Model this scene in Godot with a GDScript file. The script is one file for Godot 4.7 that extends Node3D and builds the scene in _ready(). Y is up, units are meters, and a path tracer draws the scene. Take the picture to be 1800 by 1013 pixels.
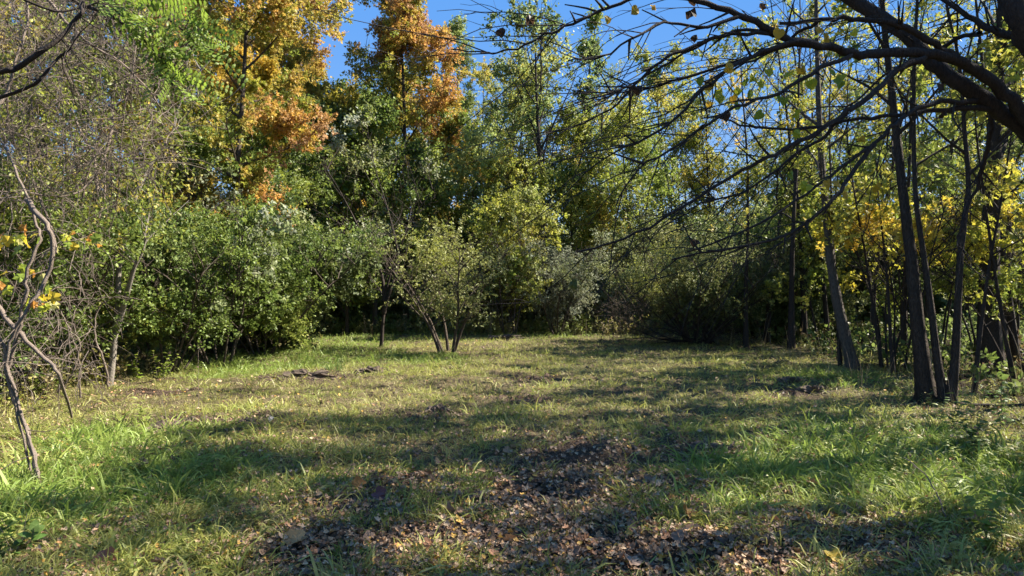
extends Node3D

const F := 1199.0      # focal length in pixels of the 1800 px wide photograph
const EYE := 1.6
var rng := RandomNumberGenerator.new()
var na := FastNoiseLite.new()
var nb := FastNoiseLite.new()
var nc := FastNoiseLite.new()
var used := {}
var M := {}
var S := {}
var lush_spots: Array[Vector4] = []
var bare_spots: Array[Vector4] = []
var mound_spots: Array[Vector4] = []

# ---------------------------------------------------------------- geometry helpers
class Geo:
	var v := PackedVector3Array()
	var n := PackedVector3Array()
	var c := PackedColorArray()
	var ix := PackedInt32Array()
	func tube(p: PackedVector3Array, r0: float, r1: float, sides: int, flare := 0.0, knob := 0.0) -> void:
		var m := p.size()
		var t := (p[1] - p[0]).normalized()
		var u := t.cross(Vector3(0.31, 0.17, 0.93)).normalized()
		for i in m:
			if i < m - 1:
				t = (p[i + 1] - p[maxi(i - 1, 0)]).normalized()
			else:
				t = (p[i] - p[i - 1]).normalized()
			u = (u - t * u.dot(t)).normalized()
			var w := t.cross(u)
			var k := float(i) / (m - 1)
			var r := lerpf(r0, r1, pow(k, 0.8))
			if flare > 0.0:
				r *= 1.0 + flare * exp(-float(i) * 0.9)
			for s in sides:
				var a := TAU * s / sides
				var d := u * cos(a) + w * sin(a)
				var rr := r
				if knob > 0.0:
					rr *= 1.0 + knob * sin(a * 2.0 + i * 1.7) * sin(i * 2.3 + a * 3.0 + r0 * 40.0)
				v.append(p[i] + d * rr)
				n.append(d)
		var b := v.size() - m * sides
		for i in m - 1:
			for s in sides:
				var a0 := b + i * sides + s
				var a1 := b + i * sides + (s + 1) % sides
				ix.append(a0); ix.append(a0 + sides); ix.append(a1 + sides)
				ix.append(a0); ix.append(a1 + sides); ix.append(a1)
	func tri(a: Vector3, b: Vector3, d: Vector3, col: Color) -> void:
		var k := v.size()
		v.append(a); v.append(b); v.append(d)
		c.append(col); c.append(col); c.append(col)
		ix.append(k); ix.append(k + 1); ix.append(k + 2)
	func mesh(mat: Material) -> ArrayMesh:
		var a := []
		a.resize(Mesh.ARRAY_MAX)
		a[Mesh.ARRAY_VERTEX] = v
		if n.size() == v.size(): a[Mesh.ARRAY_NORMAL] = n
		if c.size() == v.size(): a[Mesh.ARRAY_COLOR] = c
		a[Mesh.ARRAY_INDEX] = ix
		var me := ArrayMesh.new()
		me.add_surface_from_arrays(Mesh.PRIMITIVE_TRIANGLES, a)
		me.surface_set_material(0, mat)
		return me

class Sown:                       # rows of a MultiMesh buffer
	var b := PackedFloat32Array()
	var n := 0
	func put(p: Vector3, x: Vector3, y: Vector3, z: Vector3, col: Color) -> void:
		b.append_array(PackedFloat32Array([x.x, y.x, z.x, p.x, x.y, y.y, z.y, p.y, x.z, y.z, z.z, p.z, col.r, col.g, col.b, 1.0]))
		n += 1

func rf(a: float, b: float) -> float:
	return rng.randf_range(a, b)

func rv() -> Vector3:
	return Vector3(rng.randf_range(-1, 1), rng.randf_range(-1, 1), rng.randf_range(-1, 1))

func pt(px: float, py: float, d: float) -> Vector3:      # a spot seen at that place of the photograph, d metres ahead
	return Vector3((px - 900.0) / F * d, EYE - (py - 495.0) / F * d, -d)

func gr(px: float, d: float) -> Vector3:
	var x := (px - 900.0) / F * d
	return Vector3(x, gh(x, -d), -d)

func gp(px: float, py: float) -> Vector3:
	return gr(px, EYE * F / (py - 495.0))

func blob(list: Array[Vector4], x: float, z: float) -> float:
	var s := 0.0
	for q in list:
		var dx := (x - q.x) / q.z
		var dz := (z - q.y) / (q.w)
		var e := dx * dx + dz * dz
		if e < 4.0:
			s += exp(-e * 1.3)
	return s

func gh(x: float, z: float) -> float:
	var h := 0.05 * na.get_noise_2d(x * 4.0, z * 4.0) + 0.045 * nb.get_noise_2d(x * 14.0, z * 14.0)
	var far := maxf(0.0, -z - 24.0)
	h += far * 0.05 + maxf(0.0, absf(x) - 9.0) * 0.03
	return h

func numbered(called: String) -> String:
	if not used.has(called):
		used[called] = 0
		return called
	used[called] += 1
	return "%s_%03d" % [called, used[called]]

func tag(o: Node3D, label: String, category: String, group := "", kind := "") -> void:
	if label: o.set_meta("label", label)
	if category: o.set_meta("category", category)
	if group: o.set_meta("group", group)
	if kind: o.set_meta("kind", kind)

func thing(called: String, label: String, category: String, at: Vector3, group := "") -> Node3D:
	var o := Node3D.new()
	o.name = numbered(called)
	add_child(o)
	o.position = at
	tag(o, label, category, group)
	return o

func part(called: String, me: Mesh, parent: Node3D) -> MeshInstance3D:
	var o := MeshInstance3D.new()
	o.name = called
	o.mesh = me
	parent.add_child(o, true)
	return o

func sown(called: String, s: Sown, me: Mesh, parent: Node3D) -> MultiMeshInstance3D:
	var mm := MultiMesh.new()
	mm.transform_format = MultiMesh.TRANSFORM_3D
	mm.use_colors = true
	mm.mesh = me
	mm.instance_count = s.n
	mm.buffer = s.b
	var o := MultiMeshInstance3D.new()
	o.name = called
	o.multimesh = mm
	o.set_meta("kind", "stuff")
	parent.add_child(o, true)
	return o

# ---------------------------------------------------------------- materials
func noise_tex(freq: float, lo: Color, hi: Color, oct := 4, side := 512, kind := FastNoiseLite.TYPE_SIMPLEX_SMOOTH) -> NoiseTexture2D:
	var n := FastNoiseLite.new()
	n.noise_type = kind
	n.frequency = freq
	n.fractal_octaves = oct
	n.seed = 11
	var t := NoiseTexture2D.new()
	t.width = side
	t.height = side
	t.seamless = true
	t.noise = n
	var g := Gradient.new()
	g.set_color(0, lo)
	g.set_color(1, hi)
	t.color_ramp = g
	return t

func bark(col: Color, dark: Color, scale: Vector3, depth: float) -> StandardMaterial3D:
	var m := StandardMaterial3D.new()
	m.albedo_texture = noise_tex(0.02, dark.linear_to_srgb(), col.linear_to_srgb(), 5)
	m.heightmap_enabled = true
	m.heightmap_texture = M.bark_height
	m.heightmap_scale = depth
	m.uv1_triplanar = true
	m.uv1_scale = scale
	m.roughness = 0.9
	m.metallic_specular = 0.3
	return m

func foliage(back: float, rough: float, spec := 0.5) -> StandardMaterial3D:
	var m := StandardMaterial3D.new()
	m.vertex_color_use_as_albedo = true
	m.roughness = rough
	m.metallic_specular = spec
	m.cull_mode = BaseMaterial3D.CULL_DISABLED
	m.backlight_enabled = back > 0.0
	m.backlight = Color(back, back, back).linear_to_srgb()
	return m

# ---------------------------------------------------------------- leaves and sprigs
func jit(a: float) -> Color:
	var k := 1.0 + rf(-a, a)
	return Color(k * (1.0 + rf(-a, a) * 0.5), k, k * (1.0 + rf(-a, a) * 0.6))

func leaf(g: Geo, o: Vector3, dir: Vector3, nrm: Vector3, l: float, w: float, fold: float, curl: float, col: Color) -> void:
	var d := dir.normalized()
	var s := d.cross(nrm).normalized()
	var up := s.cross(d)
	var m0 := o
	var m1 := o + d * l * 0.5 + up * curl * l * 0.1
	var m2 := o + d * l - up * curl * l * 0.35
	for k: float in [-1.0, 1.0]:
		var a := o + d * l * 0.25 + s * k * w * 0.45 + up * fold * w * 0.3
		var b := o + d * l * 0.65 + s * k * w * 0.42 + up * fold * w * 0.3 - up * curl * l * 0.1
		g.tri(m0, a, m1, col)
		g.tri(a, b, m1, col)
		g.tri(b, m2, m1, col)

func leaf_outline(g: Geo, o: Vector3, dir: Vector3, nrm: Vector3, l: float, outline: Array, col: Color, warp: float) -> void:
	var d := dir.normalized()
	var s := d.cross(nrm).normalized()
	var up := s.cross(d)
	var mid := o + d * l * 0.42 + up * warp * l * 0.18
	var ring := PackedVector3Array()
	for q: Vector2 in outline:
		ring.append(o + d * l * q.y + s * l * q.x + up * l * warp * rf(-0.25, 0.2))
	for i in ring.size():
		g.tri(mid, ring[i], ring[(i + 1) % ring.size()], col)

var STAR := [Vector2(0, 0), Vector2(0.2, 0.1), Vector2(0.5, 0.06), Vector2(0.24, 0.36), Vector2(0.52, 0.66), Vector2(0.16, 0.58), Vector2(0, 1.05), Vector2(-0.16, 0.58), Vector2(-0.52, 0.66), Vector2(-0.24, 0.36), Vector2(-0.5, 0.06), Vector2(-0.2, 0.1)]
var HEART := [Vector2(0, 0.06), Vector2(0.16, -0.05), Vector2(0.38, 0.0), Vector2(0.5, 0.22), Vector2(0.45, 0.5), Vector2(0.24, 0.78), Vector2(0, 1.02), Vector2(-0.24, 0.78), Vector2(-0.45, 0.5), Vector2(-0.5, 0.22), Vector2(-0.38, 0.0), Vector2(-0.16, -0.05)]
var LOBED := [Vector2(0, 0), Vector2(0.3, -0.02), Vector2(0.46, 0.14), Vector2(0.34, 0.3), Vector2(0.55, 0.5), Vector2(0.4, 0.62), Vector2(0.2, 0.66), Vector2(0.16, 0.9), Vector2(0, 0.98), Vector2(-0.16, 0.9), Vector2(-0.22, 0.66), Vector2(-0.42, 0.62), Vector2(-0.55, 0.48), Vector2(-0.34, 0.3), Vector2(-0.46, 0.14), Vector2(-0.28, -0.02)]

func sprig(kind: String, count: int, length: float, size: float, wid: float, mat: Material, hang := 0.5) -> ArrayMesh:
	var g := Geo.new()
	var tw := Color(0.55, 0.42, 0.36)
	var p := Vector3.ZERO
	var d := Vector3.UP
	var spine := PackedVector3Array([p])
	for i in 4:
		d = (d + rv() * 0.22 + Vector3(0.12, 0, 0)).normalized()
		p += d * length / 4.0
		spine.append(p)
	for i in 4:
		var w := Vector3(0.0035, 0, 0.002) * (1.0 - i * 0.2)
		g.tri(spine[i] - w, spine[i] + w, spine[i + 1], tw)
		var w2 := Vector3(-0.002, 0, 0.0035) * (1.0 - i * 0.2)
		g.tri(spine[i] - w2, spine[i] + w2, spine[i + 1], tw)
	for i in count:
		var k := rf(0.05, 1.0) if kind != "frond" else (i / 2 + 0.5) * 2.0 / count
		var o := at_path(spine, k)
		var ax := dir_path(spine, k)
		var side := ax.cross(rv()).normalized()
		var out := (side + ax * rf(0.1, 0.9)).normalized()
		var nr := (rv() + Vector3(0, 0, 0.2)).normalized()
		var col := jit(0.22)
		if kind == "frond":
			side = Vector3(0, 0, 1.0 if i % 2 == 0 else -1.0)
			out = (side + ax * 0.25 + rv() * 0.12).normalized()
			nr = (Vector3(1, 0, 0) + rv() * 0.25).normalized()
			leaf(g, o, out, nr, size * rf(0.85, 1.1), wid, 0.2, 0.3, col)
		elif kind == "star":
			o += out * size * rf(0.2, 0.5)
			leaf_outline(g, o, (out + rv() * 0.5).normalized(), nr, size * rf(0.7, 1.15), STAR, col, 0.5)
		elif kind == "heart":
			o += out * size * 0.4
			leaf_outline(g, o, (out + rv() * 0.4).normalized(), nr, size * rf(0.7, 1.1), HEART, col, 0.4)
		else:
			leaf(g, o + out * size * 0.15, out + rv() * 0.3, nr, size * rf(0.7, 1.2), wid * rf(0.8, 1.2), 0.35, rf(-0.2, 0.6), col)
	return g.mesh(mat)

func clump(blades: int, height: float, spread: float, width: float, flop: float, mat: Material) -> ArrayMesh:
	var g := Geo.new()
	for i in blades:
		var a := rf(0, TAU)
		var o := Vector3(cos(a), 0, sin(a)) * spread * sqrt(rng.randf())
		var lean := (Vector3(cos(a), 0, sin(a)) * rf(0.1, 0.9) + rv() * 0.5) * flop
		var d := (Vector3.UP + Vector3(lean.x, 0, lean.z)).normalized()
		var l := height * rf(0.45, 1.15)
		var w := d.cross(rv()).normalized() * width * rf(0.6, 1.2)
		var col := jit(0.25)
		var p := o - Vector3(0, 0.015, 0)
		var q := p + d * l * 0.4
		d = (d + Vector3(lean.x, -0.25 * flop, lean.z) * 0.7).normalized()
		var r := q + d * l * 0.35
		d = (d + Vector3(lean.x, -0.5 * flop, lean.z) * 0.9).normalized()
		var e := r + d * l * 0.3
		g.tri(p - w, q - w * 0.9, p + w, col); g.tri(p + w, q - w * 0.9, q + w * 0.9, col)
		g.tri(q - w * 0.9, r - w * 0.65, q + w * 0.9, col); g.tri(q + w * 0.9, r - w * 0.65, r + w * 0.65, col)
		g.tri(r - w * 0.65, e, r + w * 0.65, col)
	return g.mesh(mat)

func dead_leaf(outline: Array, size: float, curl: float, col: Color) -> ArrayMesh:      # a curled fallen leaf, ridge up, about 48 triangles
	var g := Geo.new()
	var inner := PackedVector3Array()
	var outer := PackedVector3Array()
	var axis := rf(0, PI)
	for q: Vector2 in outline:
		for k in 2:
			var f := 0.55 if k == 0 else 1.0
			var x := q.x * f * size
			var y := (0.45 + (q.y - 0.45) * f) * size
			var across := (x * cos(axis) + (y - 0.45 * size) * sin(axis)) / size
			var h := across * across * curl * size * 2.2 + rf(-0.05, 0.07) * size * f
			var pnt := Vector3(x * (1.0 - absf(across) * curl * 0.5), h, y * (1.0 - absf(across) * curl * 0.3) - 0.45 * size)
			if k == 0: inner.append(pnt)
			else: outer.append(pnt)
	var m := outline.size()
	var mid := Vector3(0, 0.004, 0)
	for i in m:
		var j := (i + 1) % m
		var cc := col * rf(0.85, 1.15)
		g.tri(mid, inner[i], inner[j], cc)
		g.tri(inner[i], outer[i], outer[j], cc * rf(0.8, 1.1))
		g.tri(inner[i], outer[j], inner[j], cc * rf(0.85, 1.1))
	return g.mesh(M.dead)

# ---------------------------------------------------------------- trees
func at_path(a: PackedVector3Array, t: float) -> Vector3:
	var f := clampf(t, 0.0, 0.9999) * (a.size() - 1)
	var i := int(f)
	return a[i].lerp(a[i + 1], f - i)

func dir_path(a: PackedVector3Array, t: float) -> Vector3:
	var i := int(clampf(t, 0.0, 0.9999) * (a.size() - 1))
	return (a[i + 1] - a[i]).normalized()

func grow(p: Vector3, dir: Vector3, length: float, segs: int, wig: float, bend: Vector3) -> PackedVector3Array:
	var a := PackedVector3Array([p])
	var d := dir.normalized()
	for i in segs:
		d = (d + rv() * wig + bend / segs).normalized()
		p += d * length / segs
		a.append(p)
	return a

func fine(a: PackedVector3Array, per: int) -> PackedVector3Array:     # a smooth curve through traced points
	var c := Curve3D.new()
	for i in a.size():
		var t := (a[mini(i + 1, a.size() - 1)] - a[maxi(i - 1, 0)]) / 6.0
		c.add_point(a[i], -t, t)
	var out := PackedVector3Array()
	for i in a.size() - 1:
		for k in per:
			out.append(c.sample(i, float(k) / per))
	out.append(a[a.size() - 1])
	return out

func traced(a: Array, base: Vector3, per := 3) -> PackedVector3Array:   # [px, py, depth] rows, relative to a base
	var p := PackedVector3Array()
	for q: Vector3 in a:
		p.append(pt(q.x, q.y, q.z) - base)
	return fine(p, per)

func pick(pal: Array, at: Vector3, seed: float) -> Color:
	var f := (na.get_noise_3d(at.x * 3.0 + seed, at.y * 3.0, at.z * 3.0 - seed) * 0.9 + 0.5 + rf(-0.22, 0.22))
	f = clampf(f, 0.0, 0.999) * (pal.size() - 1)
	var i := int(f)
	var c: Color = pal[i].lerp(pal[i + 1], f - i)
	var k := rf(0.8, 1.2)
	return Color(c.r * k, c.g * k, c.b * k)

func profile(shape: String, t: float) -> float:
	match shape:
		"cone": return lerpf(1.0, 0.18, t)
		"oval": return sqrt(maxf(0.05, 1.0 - pow(absf(t * 2.0 - 0.85) / 1.2, 2.0)))
		"vase": return lerpf(0.55, 1.0, t)
		"spire": return lerpf(0.8, 0.3, t)
	return 1.0

# o: h, r, stems (paths, optional), limbs, t0, reach, shape, el (elevation of limbs), subs, per (sprigs per sub-branch), leaf (mesh key), pal, scale, gap, lift, tip (palette for the outer side), bark
func tree(called: String, label: String, category: String, base: Vector3, o: Dictionary, group := "") -> Node3D:
	var root := thing(called, label, category, base, group)
	var seed := base.x * 7.0 + base.z * 3.0
	var h: float = o.h
	var r: float = o.get("r", 0.1)
	var bm: Material = M[o.get("bark", "bark")]
	var stems: Array = o.get("stems", [])
	if stems.is_empty():
		var lean: Vector3 = o.get("lean", Vector3.ZERO)
		stems = [grow(Vector3(0, -0.1, 0), Vector3.UP + lean, h, 12, o.get("wig", 0.035), -lean * 0.6)]
	var set := Sown.new()
	var tw := Geo.new()
	var pal: Array = o.pal
	var tip: Array = o.get("tip", [])
	var tipdir: Vector3 = o.get("tipdir", Vector3(0.7, 0.5, 0.2))
	var t0: float = o.get("t0", 0.3)
	var reach: float = o.get("reach", 2.0)
	var shape: String = o.get("shape", "oval")
	var gap: float = o.get("gap", 0.25)
	var lift: float = o.get("lift", 0.25)
	var scale: float = o.get("scale", 1.0)
	var per: int = o.get("per", 7)
	var subs: int = o.get("subs", 7)
	var el: float = o.get("el", 0.6)
	if -base.z > 19.0 and h > 5.0:
		var right := base.x > 4.5
		per = int(per * (1.0 if right else 1.8))
		subs += 2 if right else 3
		scale *= 1.05
		reach *= 1.25
	for path: PackedVector3Array in stems:
		var g := Geo.new()
		g.tube(path, r, maxf(0.008, r * 0.12), o.get("sides", 7), o.get("flare", 0.35), 0.1)
		var stem := part(o.get("stem", "trunk"), g.mesh(bm), root)
		var count: int = o.get("limbs", 12)
		for i in count:
			var t := t0 + (0.985 - t0) * pow((i + 0.5) / count, 0.9)
			var k := (t - t0) / (1.0 - t0)
			var az := i * 2.399 + rf(-0.5, 0.5) + seed
			var L := reach * profile(shape, k) * rf(0.5, 1.35)
			var side := Vector3(cos(az), 0, sin(az))
			var e := el * rf(0.6, 1.4) + k * 0.7
			var lp := grow(at_path(path, t), side + Vector3(0, e, 0), L, 6, 0.13, Vector3(0, lift, 0))
			var lr := clampf(r * (1.0 - t) * 0.6, 0.01, 0.05) + 0.004 * L * 0.5
			var lg := Geo.new()
			lg.tube(lp, lr, 0.004, 5)
			part("limb", lg.mesh(bm), stem)
			for j in subs:
				var s := 0.22 + 0.78 * (j + rng.randf()) / subs
				var sp := at_path(lp, s)
				var ld := dir_path(lp, s)
				var sd := (ld * 0.6 + ld.cross(rv()).normalized() * 0.9 + Vector3(0, 0.15, 0)).normalized()
				var sl := clampf(L * rf(0.3, 0.55) * (1.15 - s * 0.5), 0.25, 1.6)
				var sub := grow(sp, sd, sl, 4, 0.22, Vector3(0, lift * 0.5, 0))
				tw.tube(sub, clampf(lr * 0.35, 0.004, 0.012), 0.0025, 3)
				if nb.get_noise_3d(sp.x * 9.0 + seed, sp.y * 9.0, sp.z * 9.0) < gap * 2.0 - 1.0 + 0.35:
					continue
				for q in per:
					var u := rf(0.1, 1.0)
					var p := at_path(sub, u) + rv() * 0.06
					var dd := (dir_path(sub, u) * 0.5 + rv() * 0.75 + Vector3(0, rf(-0.35, 0.35), 0)).normalized()
					var col := pick(pal, p, seed)
					if tip.size():
						var rel := (p - Vector3(0, h * 0.55, 0)).normalized().dot(tipdir.normalized())
						if rel + rf(-0.6, 0.6) > o.get("tipat", 0.35):
							col = pick(tip, p, seed)
					var x := dd.cross(rv()).normalized()
					var z := x.cross(dd)
					var sc := scale * rf(0.6, 1.25)
					set.put(p, x * sc, dd * sc, z * sc, col)
	if tw.v.size():
		part("twigs", tw.mesh(bm), root).set_meta("kind", "stuff")
	if set.n:
		sown("crown", set, S[o.leaf], root)
	return root

func arching_stems(n: int, h: float, spread: float, wig := 0.1) -> Array:
	var out := []
	for i in n:
		var a := i * 2.399 + rf(-0.4, 0.4)
		var out_dir := Vector3(cos(a), 0, sin(a))
		out.append(grow(out_dir * rf(0.05, 0.25) - Vector3(0, 0.08, 0), Vector3.UP * 1.3 + out_dir * rf(0.3, 0.9) * spread, h * rf(0.75, 1.1), 8, wig, out_dir * 0.35 * spread + Vector3(0, 0.1, 0)))
	return out

var LAND := [[-400, "beyond the left edge of the picture"], [0, "behind the twisted vine at the left edge"], [110, "behind the far left bare thicket"], [215, "behind the slender crooked trunk"], [330, "behind the middle of the left hedge"], [450, "behind the end of the left hedge"], [570, "left of the small grey tree"], [670, "behind the small grey tree"], [790, "behind the multi stem tree"], [885, "right of the multi stem tree"], [980, "behind the silvery shrub"], [1090, "left of the wide olive shrub"], [1200, "behind the wide olive shrub"], [1312, "behind the slim straight trunk"], [1400, "right of the slim straight trunk"], [1490, "behind the leaning grey trunk"], [1560, "right of the leaning grey trunk"], [1640, "behind the group of three trunks"], [1740, "behind the broad shaded trunk"], [1830, "at the right edge of the picture"], [2050, "beyond the right edge of the picture"]]
var told := {}

func where(px: float) -> String:       # the landmark nearest to that bearing
	var best := ""
	var least := 1e9
	for q: Array in LAND:
		if absf(q[0] - px) < least:
			least = absf(q[0] - px)
			best = q[1]
	return best

func single(words: String, px: float) -> String:   # called from the nearest of its kind to the farthest
	var t := words + " " + where(px)
	told[t] = told.get(t, 0) + 1
	return t + ["", ", farther back", ", third in depth", ", fourth in depth", ", fifth in depth"][mini(told[t] - 1, 4)]

func by_depth(rows: Array) -> Array:
	var a := rows.duplicate()
	a.sort_custom(func(p, q): return p[1] < q[1])
	return a

func lin(r: float, g: float, b: float) -> Color:
	return Color(r, g, b)

# ---------------------------------------------------------------- scene
func _ready() -> void:
	rng.seed = 4711
	for n: FastNoiseLite in [na, nb, nc]:
		n.noise_type = FastNoiseLite.TYPE_SIMPLEX_SMOOTH
		n.fractal_octaves = 2
		n.frequency = 0.1
	nb.seed = 5
	nc.seed = 9
	light_and_camera()
	materials()
	build_ground()
	build_background()
	build_left_side()
	build_clearing_plants()
	build_right_side()
	build_wood_behind()
	build_redbud()
	build_grass()
	build_litter()

func light_and_camera() -> void:
	var cam := Camera3D.new()
	cam.name = "camera"
	add_child(cam)
	cam.position = Vector3(0, EYE, 0)
	cam.rotation_degrees = Vector3(-0.55, 0, 0)
	cam.fov = 45.8
	cam.near = 0.05
	cam.far = 3000.0
	cam.current = true
	var sky := ProceduralSkyMaterial.new()
	sky.sky_top_color = Color(0.030, 0.098, 0.245).linear_to_srgb()
	sky.sky_horizon_color = Color(0.17, 0.235, 0.30).linear_to_srgb()
	sky.sky_curve = 0.1
	sky.ground_bottom_color = Color(0.05, 0.05, 0.03).linear_to_srgb()
	sky.ground_horizon_color = Color(0.15, 0.2, 0.22).linear_to_srgb()
	var env := Environment.new()
	env.background_mode = Environment.BG_SKY
	env.sky = Sky.new()
	env.sky.sky_material = sky
	env.tonemap_mode = Environment.TONE_MAPPER_LINEAR
	env.tonemap_exposure = 3.8
	env.sdfgi_enabled = true
	env.ssao_enabled = true
	env.ssil_enabled = true
	var we := WorldEnvironment.new()
	we.name = "world_environment"
	we.environment = env
	add_child(we)
	var sun := DirectionalLight3D.new()
	sun.name = "sun"
	add_child(sun)
	var towards := Vector3(0.95, 0.0, -0.28).normalized() * cos(deg_to_rad(44.0)) + Vector3.UP * sin(deg_to_rad(44.0))
	sun.look_at_from_position(towards * 50.0, Vector3.ZERO)
	sun.light_energy = 1.6
	sun.light_color = Color(1.0, 0.96, 0.89)
	sun.light_angular_distance = 0.5
	sun.shadow_enabled = true

func materials() -> void:
	M.bark_height = noise_tex(0.035, Color.BLACK, Color.WHITE, 4, 512, FastNoiseLite.TYPE_SIMPLEX)
	M.bark = bark(lin(0.15, 0.12, 0.095), lin(0.05, 0.04, 0.032), Vector3(5, 1.3, 5), 1.6)
	M.pale = bark(lin(0.32, 0.29, 0.25), lin(0.12, 0.105, 0.09), Vector3(4, 1.6, 4), 0.8)
	M.furrow = bark(lin(0.13, 0.105, 0.085), lin(0.03, 0.024, 0.02), Vector3(6, 0.9, 6), 3.5)
	M.grey = bark(lin(0.2, 0.18, 0.155), lin(0.06, 0.05, 0.045), Vector3(6, 1.2, 6), 2.0)
	M.vine = bark(lin(0.38, 0.31, 0.26), lin(0.15, 0.12, 0.10), Vector3(14, 2.5, 14), 1.2)
	M.dark = bark(lin(0.075, 0.06, 0.05), lin(0.025, 0.02, 0.018), Vector3(7, 2, 7), 0.8)
	M.leaf = foliage(1.0, 0.5, 0.45)
	M.glossy = foliage(0.8, 0.5, 0.45)
	M.grass = foliage(0.9, 0.5)
	M.straw = foliage(0.3, 0.7)
	M.dead = foliage(0.25, 0.65)
	S.gum = sprig("star", 11, 0.34, 0.10, 0.0, M.leaf)
	S.gum2 = sprig("star", 11, 0.36, 0.095, 0.0, M.leaf)
	S.maple = sprig("star", 7, 0.3, 0.10, 0.0, M.leaf)
	S.ovate = sprig("ovate", 12, 0.36, 0.095, 0.062, M.leaf)
	S.ovate2 = sprig("ovate", 14, 0.42, 0.085, 0.05, M.leaf)
	S.small = sprig("ovate", 20, 0.4, 0.055, 0.034, M.glossy)
	S.olive = sprig("ovate", 20, 0.38, 0.058, 0.024, M.glossy)
	S.heart = sprig("heart", 5, 0.3, 0.085, 0.0, M.leaf)
	S.frond = sprig("frond", 16, 0.36, 0.055, 0.026, M.leaf)
	S.sparse = sprig("ovate", 7, 0.34, 0.06, 0.036, M.leaf)
	S.clump = clump(11, 0.105, 0.08, 0.003, 0.9, M.grass)
	S.clump2 = clump(9, 0.12, 0.10, 0.0034, 1.3, M.grass)
	S.tall = clump(11, 0.24, 0.06, 0.0042, 1.0, M.grass)
	S.straw = clump(16, 0.10, 0.10, 0.0017, 2.6, M.straw)
	S.stalk = clump(5, 0.7, 0.12, 0.0016, 0.22, M.straw)
	var weed := Geo.new()
	for s in 4:
		var top := Vector3(rf(-0.12, 0.12), rf(0.16, 0.3), rf(-0.12, 0.12))
		for i in 9:
			var k := 0.15 + i * 0.095
			var a := i * 2.4 + s
			leaf(weed, top * k, Vector3(cos(a), rf(-0.1, 0.5), sin(a)), Vector3.UP + rv() * 0.4, rf(0.035, 0.06), rf(0.02, 0.032), 0.3, 0.5, jit(0.25))
		weed.tri(Vector3(-0.002, 0, 0), Vector3(0.002, 0, 0), top, Color(0.8, 0.7, 0.6))
		weed.tri(Vector3(0, 0, -0.002), Vector3(0, 0, 0.002), top, Color(0.8, 0.7, 0.6))
	S.weed = weed.mesh(M.grass)

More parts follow.
